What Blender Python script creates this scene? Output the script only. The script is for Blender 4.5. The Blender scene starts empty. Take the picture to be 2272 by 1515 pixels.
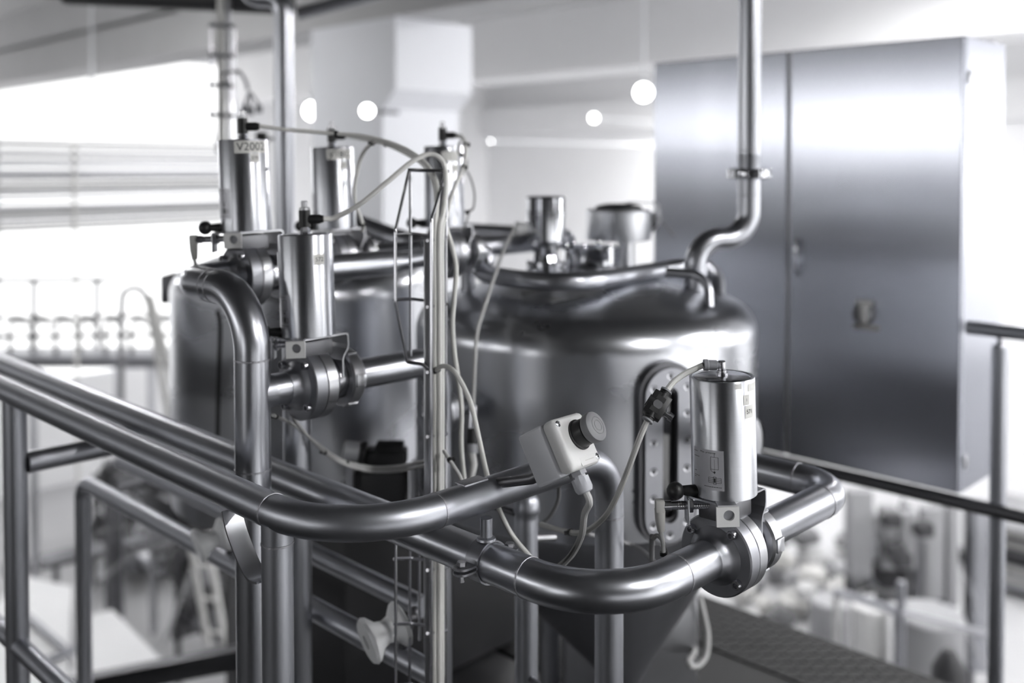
# a steel process room: valves, tanks and pipes behind a guardrail
WINS, LAMPS, LAMPN, EXPO = 9.0, 330.0, 170.0, 0.22
import bpy, bmesh, math, random
from mathutils import Vector, Matrix
PI = math.pi
scene = bpy.context.scene
COL = scene.collection
V3 = Vector

# ------------------------------------------------------------------ camera frame
# world: x and y follow the pipe runs and walls, z is up, walkway surface at z = 0
FPX, CXP, HOR, EYE = 2180.0, 1136.0, 370.0, 1.55
YAW = math.radians(44.54)
PITCH = math.radians(1.5)
PPY = HOR + FPX * math.tan(PITCH)
RIGHT = V3((math.cos(PI/2-YAW), -math.sin(PI/2-YAW), 0)) if False else V3((math.sin(YAW), -math.cos(YAW), 0))
FWD = V3((math.cos(YAW), math.sin(YAW), 0))
CAMF = FWD * math.cos(PITCH) - V3((0, 0, 1)) * math.sin(PITCH)
CAMU = FWD * math.sin(PITCH) + V3((0, 0, 1)) * math.cos(PITCH)
CAMP = V3((0, 0, EYE))

def ray(px, py):
    return CAMF + RIGHT * ((px - CXP) / FPX) + CAMU * ((PPY - py) / FPX)
def W(px, py, d):
    """point seen at a place of the photo, d metres ahead of the viewer"""
    r = ray(px, py)
    return CAMP + r * (d / r.dot(FWD))
def Wz(px, py, z):
    r = ray(px, py)
    return CAMP + r * ((z - EYE) / r.z)
def Wx(px, py, x):
    r = ray(px, py)
    return CAMP + r * (x / r.x)
def Wy(px, py, y):
    r = ray(px, py)
    return CAMP + r * (y / r.y)

# ------------------------------------------------------------------ mesh helpers
def frame(axis, hint=None):
    a = axis.normalized()
    h = hint if hint is not None else (V3((0, 0, 1)) if abs(a.z) < .9 else V3((1, 0, 0)))
    u = h.cross(a)
    if u.length < 1e-6:
        u = V3((0, 1, 0)).cross(a)
    u.normalize()
    return u, a.cross(u).normalized(), a

def fillet(pts, r, n=10):
    """polyline with rounded corners; r is one radius or one for each inner corner"""
    pts = [V3(p) for p in pts]
    out = [pts[0]]
    for i in range(1, len(pts) - 1):
        rr = r[i - 1] if isinstance(r, (list, tuple)) else r
        a = (pts[i - 1] - pts[i]); b = (pts[i + 1] - pts[i])
        la, lb = a.length, b.length
        a.normalize(); b.normalize()
        ang = math.acos(max(-1, min(1, a.dot(b))))
        if ang > PI - .02 or rr <= 0:
            out.append(pts[i]); continue
        t = min(rr / math.tan(ang / 2), la * .49 if i > 1 else la * .95, lb * .49 if i < len(pts) - 2 else lb * .95)
        re = t * math.tan(ang / 2)
        c = pts[i] + (a + b).normalized() * (re / math.sin(ang / 2))
        p0 = pts[i] + a * t; p1 = pts[i] + b * t
        v0 = p0 - c; v1 = p1 - c
        tot = v0.angle(v1)
        for k in range(n + 1):
            f = k / n
            out.append(c + (v0 * math.sin((1 - f) * tot) + v1 * math.sin(f * tot)) / math.sin(tot))
    out.append(pts[-1])
    return out

def spline(pts, n=8):
    pts = [V3(p) for p in pts]
    P = [pts[0] * 2 - pts[1]] + pts + [pts[-1] * 2 - pts[-2]]
    out = []
    for i in range(1, len(P) - 2):
        p0, p1, p2, p3 = P[i - 1], P[i], P[i + 1], P[i + 2]
        for k in range(n):
            t = k / n
            out.append(.5 * ((2 * p1) + (p2 - p0) * t + (2 * p0 - 5 * p1 + 4 * p2 - p3) * t * t + (3 * p1 - p0 - 3 * p2 + p3) * t ** 3))
    out.append(pts[-1])
    return out

def tube(bm, pts, r, seg=20, caps=True):
    pts = [V3(p) for p in pts]
    n = len(pts)
    rs = r if isinstance(r, (list, tuple)) else [r] * n
    tang = []
    for i in range(n):
        t = pts[min(i + 1, n - 1)] - pts[max(i - 1, 0)]
        tang.append(t.normalized() if t.length > 1e-9 else (tang[-1] if tang else V3((0, 0, 1))))
    u, v, _ = frame(tang[0])
    rings = []
    for i in range(n):
        if i:
            q = tang[i - 1].rotation_difference(tang[i])
            u = q @ u
            u = (u - tang[i] * u.dot(tang[i])).normalized()
        w = tang[i].cross(u)
        rings.append([bm.verts.new(pts[i] + (u * math.cos(2 * PI * k / seg) + w * math.sin(2 * PI * k / seg)) * rs[i]) for k in range(seg)])
    for i in range(n - 1):
        for k in range(seg):
            bm.faces.new((rings[i][k], rings[i][(k + 1) % seg], rings[i + 1][(k + 1) % seg], rings[i + 1][k]))
    if caps:
        bm.faces.new(list(reversed(rings[0]))); bm.faces.new(rings[-1])
    return bm

def lathe(bm, o, axis, prof, seg=40, hint=None):
    """prof: (distance along the axis, radius) pairs; radius 0 closes the shape"""
    o = V3(o); u, v, a = frame(V3(axis), hint)
    rings = []
    for h, r in prof:
        if r <= 1e-7:
            rings.append([bm.verts.new(o + a * h)])
        else:
            rings.append([bm.verts.new(o + a * h + (u * math.cos(2 * PI * k / seg) + v * math.sin(2 * PI * k / seg)) * r) for k in range(seg)])
    for i in range(len(rings) - 1):
        A, B = rings[i], rings[i + 1]
        if len(A) == 1 and len(B) == 1: continue
        for k in range(seg):
            k2 = (k + 1) % seg
            if len(A) == 1: bm.faces.new((A[0], B[k2], B[k]))
            elif len(B) == 1: bm.faces.new((A[k], A[k2], B[0]))
            else: bm.faces.new((A[k], A[k2], B[k2], B[k]))
    return bm

def cyl(bm, a, b, r, seg=24, r2=None):
    a, b = V3(a), V3(b)
    L = (b - a).length
    r2 = r if r2 is None else r2
    return lathe(bm, a, b - a, [(0, 0), (0, r), (L, r2), (L, 0)], seg)

def box(bm, c, s, X=None, Y=None, Z=None, bevel=0.0, seg=2):
    """box of full size s round c; X, Y, Z are its axes"""
    X = V3(X).normalized() if X is not None else V3((1, 0, 0))
    Y = V3(Y).normalized() if Y is not None else V3((0, 1, 0))
    Z = V3(Z).normalized() if Z is not None else X.cross(Y)
    c = V3(c)
    vs = [bm.verts.new(c + X * (i * s[0] / 2) + Y * (j * s[1] / 2) + Z * (k * s[2] / 2)) for i in (-1, 1) for j in (-1, 1) for k in (-1, 1)]
    fs = [bm.faces.new([vs[q] for q in f]) for f in ((0, 1, 3, 2), (4, 6, 7, 5), (0, 4, 5, 1), (2, 3, 7, 6), (0, 2, 6, 4), (1, 5, 7, 3))]
    if bevel > 0:
        es = {e for f in fs for e in f.edges}
        bmesh.ops.bevel(bm, geom=list(es), offset=bevel, segments=seg, profile=.5, affect='EDGES')
    return bm

def bx(bm, x0, x1, y0, y1, z0, z1, bevel=0.0):
    return box(bm, ((x0 + x1) / 2, (y0 + y1) / 2, (z0 + z1) / 2), (abs(x1 - x0), abs(y1 - y0), abs(z1 - z0)), bevel=bevel)

def prism(bm, poly, o, X, Y, depth):
    """closed outline poly (2D) in the plane o, X, Y pushed along X x Y by depth"""
    o, X, Y = V3(o), V3(X).normalized(), V3(Y).normalized()
    Z = X.cross(Y)
    A = [bm.verts.new(o + X * p[0] + Y * p[1]) for p in poly]
    B = [bm.verts.new(o + X * p[0] + Y * p[1] + Z * depth) for p in poly]
    n = len(poly)
    bm.faces.new(list(reversed(A))); bm.faces.new(B)
    for i in range(n):
        bm.faces.new((A[i], A[(i + 1) % n], B[(i + 1) % n], B[i]))
    return bm

def ring_prism(bm, outer, inner, o, X, Y, depth):
    o, X, Y = V3(o), V3(X).normalized(), V3(Y).normalized()
    Z = X.cross(Y); n = len(outer)
    P = lambda p, h: bm.verts.new(o + X * p[0] + Y * p[1] + Z * h)
    a0 = [P(p, 0) for p in outer]; a1 = [P(p, depth) for p in outer]
    b0 = [P(p, 0) for p in inner]; b1 = [P(p, depth) for p in inner]
    for i in range(n):
        j = (i + 1) % n
        bm.faces.new((a0[i], a0[j], a1[j], a1[i])); bm.faces.new((b0[j], b0[i], b1[i], b1[j]))
        bm.faces.new((a1[i], a1[j], b1[j], b1[i])); bm.faces.new((a0[j], a0[i], b0[i], b0[j]))
    return bm

def ribbon(bm, pts, wdir, w, t):
    """flat bar along pts, w wide along wdir, t thick"""
    pts = [V3(p) for p in pts]; wd = V3(wdir).normalized(); n = len(pts)
    rows = []
    for i in range(n):
        tg = (pts[min(i + 1, n - 1)] - pts[max(i - 1, 0)]).normalized()
        nn = tg.cross(wd).normalized()
        rows.append([bm.verts.new(pts[i] + wd * (sx * w / 2) + nn * (sy * t / 2)) for sx, sy in ((-1, -1), (1, -1), (1, 1), (-1, 1))])
    for i in range(n - 1):
        for k in range(4):
            bm.faces.new((rows[i][k], rows[i][(k + 1) % 4], rows[i + 1][(k + 1) % 4], rows[i + 1][k]))
    bm.faces.new(list(reversed(rows[0]))); bm.faces.new(rows[-1])
    return bm

def stadium(w, h, n=10):
    r = w / 2; pts = []
    for k in range(n + 1):
        a = PI * k / n; pts.append((r * math.cos(a), h / 2 - r + r * math.sin(a)))
    for k in range(n + 1):
        a = PI + PI * k / n; pts.append((r * math.cos(a), -h / 2 + r + r * math.sin(a)))
    return pts

def text_geo(s, size):
    cu = bpy.data.curves.new('t', 'FONT'); cu.body = s; cu.size = size
    cu.align_x = 'CENTER'; cu.align_y = 'CENTER'; cu.resolution_u = 3
    o = bpy.data.objects.new('t', cu); COL.objects.link(o)
    dg = bpy.context.evaluated_depsgraph_get(); dg.update()
    me = bpy.data.meshes.new_from_object(o.evaluated_get(dg))
    vs = [(v.co.x, v.co.y) for v in me.vertices]; fs = [tuple(p.vertices) for p in me.polygons]
    bpy.data.objects.remove(o); bpy.data.curves.remove(cu); bpy.data.meshes.remove(me)
    return vs, fs

def put_geo(bm, geo, fn):
    vs = [bm.verts.new(fn(u, v)) for u, v in geo[0]]
    for f in geo[1]:
        try: bm.faces.new([vs[i] for i in f])
        except ValueError: pass

def BM(): return bmesh.new()

# ------------------------------------------------------------------ objects
MW = {}
def _mesh(name, bm, mat, M, smooth=35):
    bmesh.ops.recalc_face_normals(bm, faces=bm.faces[:])
    me = bpy.data.meshes.new(name)
    if M is not None: bm.transform(M)
    bm.to_mesh(me); bm.free()
    if mat is not None: me.materials.append(mat)
    if smooth:
        me.polygons.foreach_set('use_smooth', [True] * len(me.polygons))
        me.set_sharp_from_angle(angle=math.radians(smooth))
    return me

def thing(name, label, cat, loc, M=None, group=None):
    """an Empty at the thing's base; M turns its own frame"""
    o = bpy.data.objects.new(name, None); COL.objects.link(o)
    m = Matrix.Translation(V3(loc)) @ (M.to_4x4() if M is not None else Matrix.Identity(4))
    o.matrix_world = m; o.empty_display_size = .05
    MW[o.name] = m
    o['label'] = label; o['category'] = cat
    if group: o['group'] = group
    return o

def part(name, bm, mat, parent, local=False, label=None, smooth=35):
    top = parent
    while top.parent is not None: top = top.parent
    M = None if local else MW[top.name].inverted()
    o = bpy.data.objects.new(name, _mesh(name, bm, mat, M, smooth)); COL.objects.link(o)
    o.parent = parent
    if label: o['label'] = label
    return o

def solo(name, bm, mat, label, cat, group=None, smooth=35):
    """a thing that is one mesh, its origin at its base"""
    zs = [v.co.z for v in bm.verts]; xs = [v.co.x for v in bm.verts]; ys = [v.co.y for v in bm.verts]
    o0 = V3(((min(xs) + max(xs)) / 2, (min(ys) + max(ys)) / 2, min(zs)))
    o = bpy.data.objects.new(name, _mesh(name, bm, mat, Matrix.Translation(-o0), smooth)); COL.objects.link(o)
    o.location = o0; MW[o.name] = Matrix.Translation(o0)
    o['label'] = label; o['category'] = cat
    if group: o['group'] = group
    return o

def struct(name, bm, mat, parent=None, smooth=0):
    o = bpy.data.objects.new(name, _mesh(name, bm, mat, None, smooth)); COL.objects.link(o)
    if parent: o.parent = parent
    else: o['kind'] = 'structure'; MW[o.name] = Matrix.Identity(4)
    return o

# ------------------------------------------------------------------ materials
def mat(name, col, rough=.5, metal=0.0, noise=0.0, nscale=8.0, stretch=(1, 1, 1), bump=0.0, emit=0.0, rvar=0.0, spec=.5, trans=0.0, alpha=1.0, coat=0.0, aniso=0.0, arot=0.0):
    m = bpy.data.materials.new(name); m.use_nodes = True
    nt = m.node_tree; N = nt.nodes; L = nt.links
    b = N['Principled BSDF']
    c4 = (col[0], col[1], col[2], 1) if not isinstance(col, (int, float)) else (col, col, col, 1)
    b.inputs['Base Color'].default_value = c4
    b.inputs['Roughness'].default_value = rough; b.inputs['Metallic'].default_value = metal
    b.inputs['Specular IOR Level'].default_value = spec
    if trans: b.inputs['Transmission Weight'].default_value = trans
    if coat: b.inputs['Coat Weight'].default_value = coat
    b.inputs['Alpha'].default_value = alpha
    if emit:
        b.inputs['Emission Color'].default_value = c4; b.inputs['Emission Strength'].default_value = emit
    if aniso:
        b.inputs['Anisotropic'].default_value = aniso; b.inputs['Anisotropic Rotation'].default_value = arot
        tg = N.new('ShaderNodeTangent'); tg.direction_type = 'RADIAL'; tg.axis = 'Z'; L.new(tg.outputs['Tangent'], b.inputs['Tangent'])
    if noise or bump or rvar:
        tc = N.new('ShaderNodeTexCoord'); mp = N.new('ShaderNodeMapping'); mp.inputs['Scale'].default_value = stretch
        nz = N.new('ShaderNodeTexNoise'); nz.inputs['Scale'].default_value = nscale; nz.inputs['Detail'].default_value = 6
        L.new(tc.outputs['Object'], mp.inputs['Vector']); L.new(mp.outputs['Vector'], nz.inputs['Vector'])
        if noise:
            mx = N.new('ShaderNodeMix'); mx.data_type = 'RGBA'
            mx.inputs[6].default_value = tuple(max(0, x * (1 - noise)) for x in c4[:3]) + (1,)
            mx.inputs[7].default_value = tuple(min(1, x * (1 + noise)) for x in c4[:3]) + (1,)
            L.new(nz.outputs['Fac'], mx.inputs[0]); L.new(mx.outputs[2], b.inputs['Base Color'])
        if rvar:
            mr = N.new('ShaderNodeMapRange'); mr.inputs['From Min'].default_value = .3; mr.inputs['From Max'].default_value = .7
            mr.inputs['To Min'].default_value = max(.02, rough - rvar); mr.inputs['To Max'].default_value = rough + rvar
            L.new(nz.outputs['Fac'], mr.inputs['Value']); L.new(mr.outputs['Result'], b.inputs['Roughness'])
        if bump:
            bp = N.new('ShaderNodeBump'); bp.inputs['Strength'].default_value = bump; bp.inputs['Distance'].default_value = .002
            L.new(nz.outputs['Fac'], bp.inputs['Height']); L.new(bp.outputs['Normal'], b.inputs['Normal'])
    return m

ST = (.48, .49, .525)
M = {}
M['pipe'] = mat('satin_steel_pipe', ST, .31, 1, noise=.03, nscale=9, rvar=.012)
M['rail'] = mat('ground_steel_rail', (.43, .44, .475), .40, 1, noise=.03, nscale=9, rvar=.015)
M['tank'] = mat('brushed_steel_tank', (.53, .54, .57), .28, 1, noise=.05, nscale=3.0, stretch=(1, 1, 2.5), rvar=.02)
M['can'] = mat('turned_steel_can', (.60, .61, .645), .33, 1, noise=.05, nscale=60, stretch=(.3, .3, 8), aniso=.68, arot=.25)
M['drum'] = mat('satin_drum_steel', (.70, .71, .74), .42, 1)
M['lid'] = mat('steel_lid', (.5, .5, .53), .22, 1)
M['valve'] = mat('matt_blasted_steel', (.36, .365, .39), .42, 1, noise=.06, nscale=60)
M['chrome'] = mat('polished_steel', (.72, .73, .76), .08, 1)
M['plate'] = mat('sheet_steel', (.58, .585, .61), .33, 1, noise=.05, nscale=30)
M['weld'] = mat('weld_bead', (.45, .45, .48), .45, 1, bump=.5, nscale=400)
M['cab'] = mat('brushed_cabinet_steel', (.50, .515, .57), .27, 1, noise=.03, nscale=10, stretch=(1, 14, .8), aniso=.8)
M['cabside'] = M['cab']
M['dark'] = mat('dark_steel', (.16, .16, .17), .45, 1)
M['paintdark'] = mat('dark_paint', (.035, .035, .038), .5, noise=.2, nscale=10)
M['black'] = mat('black_plastic', (.012, .012, .013), .42)
M['blackm'] = mat('black_rubber', (.015, .015, .016), .7)
M['greyp'] = mat('grey_plastic', (.27, .275, .295), .42)
M['capgrey'] = mat('faded_button_cap', (.22, .22, .235), .5)
M['boxp'] = mat('light_grey_plastic_box', (.74, .74, .74), .45)
M['boxs'] = mat('grey_plastic_base', (.62, .63, .67), .45)
M['white'] = mat('white_plastic', (.88, .89, .91), .4)
M['beige'] = mat('beige_plastic', (.50, .495, .48), .45)
M['hose'] = mat('milky_hose', (.74, .735, .715), .35, spec=.5)
M['hose2'] = mat('grey_cable_sheath', (.52, .52, .52), .5)
M['hose3'] = mat('dim_grey_cable', (.30, .30, .31), .5)
M['clear'] = mat('clear_cap', (.8, .8, .82), .1, trans=.7)
M['paper'] = mat('label_paper', (.72, .715, .69), .6, noise=.06, nscale=80)
M['foil'] = mat('silver_label_film', (.60, .60, .64), .4, metal=.55)
M['ink'] = mat('ink', (.03, .03, .032), .6)
M['screw'] = mat('screw_steel', (.6, .6, .63), .22, 1)
M['glass'] = mat('dark_sight_glass', (.05, .05, .055), .06, spec=.8)
M['pale'] = mat('pale_grey_paint', (.27, .27, .28), .5, noise=.1, nscale=6)
M['mid'] = mat('mid_grey_paint', (.12, .12, .125), .5, noise=.1, nscale=6)
M['floor'] = mat('hall_floor', (.46, .46, .47), .45, noise=.10, nscale=1.2)
M['deck'] = mat('walkway_deck', (.02, .02, .021), .62, spec=.2)
M['wallw'] = mat('white_wall', (.88, .88, .89), .7, noise=.03, nscale=2)
M['wallg'] = mat('grey_wall', (.065, .065, .068), .7, noise=.05, nscale=2)
M['wallf'] = mat('mid_grey_wall', (.38, .38, .39), .7, noise=.05, nscale=2)
M['conc'] = mat('painted_concrete', (.50, .50, .505), .75, noise=.06, nscale=2.5)
M['colm'] = mat('column_paint', (.78, .79, .83), .65, noise=.04, nscale=2)
M['ceild'] = mat('dark_ceiling', (.055, .055, .057), .8, noise=.08, nscale=1.5)  # near ceiling's shade put into its colour, so pipe tops reflect dark
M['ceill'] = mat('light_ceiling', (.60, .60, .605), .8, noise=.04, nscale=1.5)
# ================================================================== guardrail in front
U, V, ZUP = V3((1, 0, 0)), V3((0, 1, 0)), V3((0, 0, 1))
RX, RY, RZ = .704, .987, 1.09        # corner of the rail and its height
RR = .0232
def weld_ring(name, p, axis, r, parent):
    bm = BM(); a = V3(axis).normalized() * .0022
    lathe(bm, V3(p) - a, a, [(0, r - .001), (.001, r + .0007), (.0034, r + .0007), (.0044, r - .001)], 32)
    return part('weld_seam', bm, M['weld'], parent)

g = thing('guardrail', 'thick satin steel guardrail bending round the corner below the grey emergency stop box', 'guardrail', (RX, RY, 0))
bm = BM()
endx = 1.226
tube(bm, fillet([(RX, 4.2, RZ), (RX, RY, RZ), (endx, RY, RZ), (endx, RY, 0)], [.15, .075], 16), RR, 32)
part('top_rail', bm, M['rail'], g)
weld_ring('w', (RX, RY + .155, RZ), V, RR, g); weld_ring('w', (RX + .155, RY, RZ), U, RR, g)
weld_ring('w', (endx, RY, RZ - .10), ZUP, RR, g)
bm = BM(); cyl(bm, (RX, 1.131, 0), (RX, 1.131, RZ - .012), .0212, 32); part('post', bm, M['rail'], g)
weld_ring('w', (RX, 1.131, 1.05), ZUP, .0212, g)
bm = BM(); cyl(bm, (RX, 2.109, 0), (RX, 2.109, RZ - .01), .0225, 32); part('post', bm, M['rail'], g)
bm = BM(); tube(bm, [(RX, 4.2, .575), (RX, 2.131, .575), (RX, 1.152, .575)], .0185, 24); part('mid_rail', bm, M['rail'], g)
bm = BM(); cyl(bm, (RX + .022, 2.109, .945), (1.03, 2.109, .945), .0225, 28); part('cross_rail', bm, M['rail'], g)
bm = BM()
sp = [(RX - .004, 1.152, .995), (RX - .004, 1.17, .992), (RX - .004, 1.187, .998), (RX - .004, 1.204, 1.012), (RX - .004, 1.225, 1.035), (RX - .004, 1.236, 1.052), (RX - .004, 1.243, 1.069)]
ribbon(bm, spline(sp, 6), U, .03, .003); part('support_strap', bm, M['plate'], g)

# ================================================================== pipes in front
PR = .0272
def flange_pipe(name, label, pts, rad, fil, matn='pipe', seams=(), r2=None, cat='pipe', seg=32, group=None):
    pts = [V3(p) for p in pts]
    lo = min(pts, key=lambda p: p.z)
    t = thing(name, label, cat, lo, group=group)
    bm = BM(); tube(bm, fillet(pts, fil, 16), rad, seg); part('tube', bm, M[matn], t)
    for p, a in seams: weld_ring('w', p, a, rad, t)
    return t

BZ = 1.005
B0 = Wz(-40, 790, BZ); Bc1 = Wz(1060, 1237, BZ)
v571 = Wz(1607, 1222, BZ)                # flange joint of valve 571
Yb = v571.y
Xb = (B0.x + Bc1.x) / 2
print('B line x', B0.x, Bc1.x, 'v571', v571)
flange_pipe('product_pipe', 'long steel pipe passing under the guardrail and bending up to valve 571',
            [(Xb, 4.6, BZ), (Xb, Yb, BZ), (v571.x - .0475, Yb, BZ)], PR, .125,
            seams=[((Xb, Yb + .135, BZ), V), ((Xb + .145, Yb, BZ), U)])

# ------------------------------------------------------------------ pipe hanger
cl = Wz(1072, 1246, BZ)
yc = cl.y
t = thing('pipe_hanger', 'steel clamp hanging the product pipe from the guardrail above', 'pipe hanger', (Xb, yc, BZ - .05))
bm = BM()
lathe(bm, (Xb, yc - .012, BZ), V, [(0, PR + .0004), (0, PR + .003), (.024, PR + .003), (.024, PR + .0004), (0, PR + .0004)], 40)
part('clamp_ring', bm, M['valve'], t)
for s, nm in ((-1, 'ear'), (1, 'ear')):
    for dz in (.0035, -.0035):
        bm = BM()
        poly = [(0, -.012)] + [(.018 + .012 * math.cos(a), .012 * math.sin(a)) for a in [(-PI/2 + PI * k / 8) for k in range(9)]] + [(0, .012)]
        prism(bm, poly, (Xb + s * (PR + .001), yc, BZ + dz - .0015), (s, 0, 0), (0, s, 0), .003)
        part('clamp_ear', bm, M['valve'], t)
    bm = BM(); p = V3((Xb + s * (PR + .019), yc, BZ))
    lathe(bm, p - ZUP * .016, ZUP, [(0, 0), (0, .004), (.008, .004), (.008, .0035), (.022, .0035), (.022, .0068), (.028, .0068), (.028, 0)], 6)
    part('bolt', bm, M['screw'], t)
bm = BM(); lathe(bm, (Xb, yc, BZ + PR + .002), ZUP, [(0, 0), (0, .0135), (.003, .0128), (.005, .0085), (RZ - RR - BZ - PR - .004, .0085), (RZ - RR - BZ - PR - .004, 0)], 24)
part('hanger_rod', bm, M['rail'], t)

# ------------------------------------------------------------------ pipe behind valve 571
pe = Wz(1862, 1080, BZ)
far = v571 + U * .087
elx = Wy(1868, 1075, Yb).x
print('elbow', pe, elx)
elx = .5 * (pe.x + elx)
flange_pipe('outlet_pipe', 'steel pipe elbow leaving valve 571 and turning back towards the tank', [(far.x, Yb, BZ), (elx, Yb, BZ), (elx, .965, BZ), (1.745, 1.105, BZ)], PR, [.075, .05],
            seams=[((elx - .085, Yb, BZ), U), ((elx, Yb + .085, BZ), V)])

# ------------------------------------------------------------------ riser on the left (C)
c = W(560, 870, 1.55)
z2 = 1.352
s2 = .225
cx, cy = c.x, c.y
v2002 = V3((cx + .1235, cy + s2, z2))
z572 = 1.19
v572 = V3((cx + .1056, cy, z572))
t = thing('riser_pipe', 'tall steel riser pipe with a bent top in front of valve V2002', 'pipe', (cx, cy, -.2))
bm = BM(); tube(bm, fillet([(cx, cy, -.2), (cx, cy, z2), (cx, cy + s2, z2), (v2002.x - .0475, cy + s2, z2)], [.098, .06], 16), .0282, 36)
part('tube', bm, M['pipe'], t)
for z in (1.245, 1.07): weld_ring('w', (cx, cy, z), ZUP, .0282, t)
for y in (.105, .125): weld_ring('w', (cx, cy + y, z2), V, .0282, t)
bm = BM(); lathe(bm, (cx + .012, cy, z572), U, [(0, .026), (.016, .026), (.02, .0268), (.024, .026), (.0575, .026), (.0575, 0)], 36)
part('branch_stub', bm, M['pipe'], t)

# ================================================================== valves with pneumatic actuators
CAMDIR = math.atan2(-FWD.y, -FWD.x)      # azimuth pointing back at the viewer
def cyl_map(R, az, z0, hx=0):
    return lambda u, v: V3(((R) * math.cos(az + u / R), (R) * math.sin(az + u / R), z0 + v))

def sticker(bm, R, az, z0, w, h, n=10, notch=0):
    f = cyl_map(R, az, z0)
    rows = []
    for i in range(n + 1):
        u = -w / 2 + w * i / n
        rows.append((bm.verts.new(f(u, -h / 2)), bm.verts.new(f(u, h / 2))))
    for i in range(n):
        bm.faces.new((rows[i][0], rows[i + 1][0], rows[i + 1][1], rows[i][1]))

def bar2d(geo, x0, y0, x1, y1, w):
    """thin stroke as a quad in a 2D geometry"""
    m = max(1, int(abs(x1 - x0) / .002))
    if m > 1:
        for i in range(m):
            bar2d(geo, x0 + (x1 - x0) * i / m, y0 + (y1 - y0) * i / m, x0 + (x1 - x0) * (i + 1) / m, y0 + (y1 - y0) * (i + 1) / m, w)
        return
    d = V3((x1 - x0, y1 - y0, 0)); n = V3((-d.y, d.x, 0)).normalized() * (w / 2)
    k = len(geo[0])
    geo[0].extend([(x0 - n.x, y0 - n.y), (x1 - n.x, y1 - n.y), (x1 + n.x, y1 + n.y), (x0 + n.x, y0 + n.y)])
    geo[1].append((k, k + 1, k + 2, k + 3))

def stroke(geo, pts, w=.0005):
    for i in range(len(pts) - 1): bar2d(geo, pts[i][0], pts[i][1], pts[i + 1][0], pts[i + 1][1], w)

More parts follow.
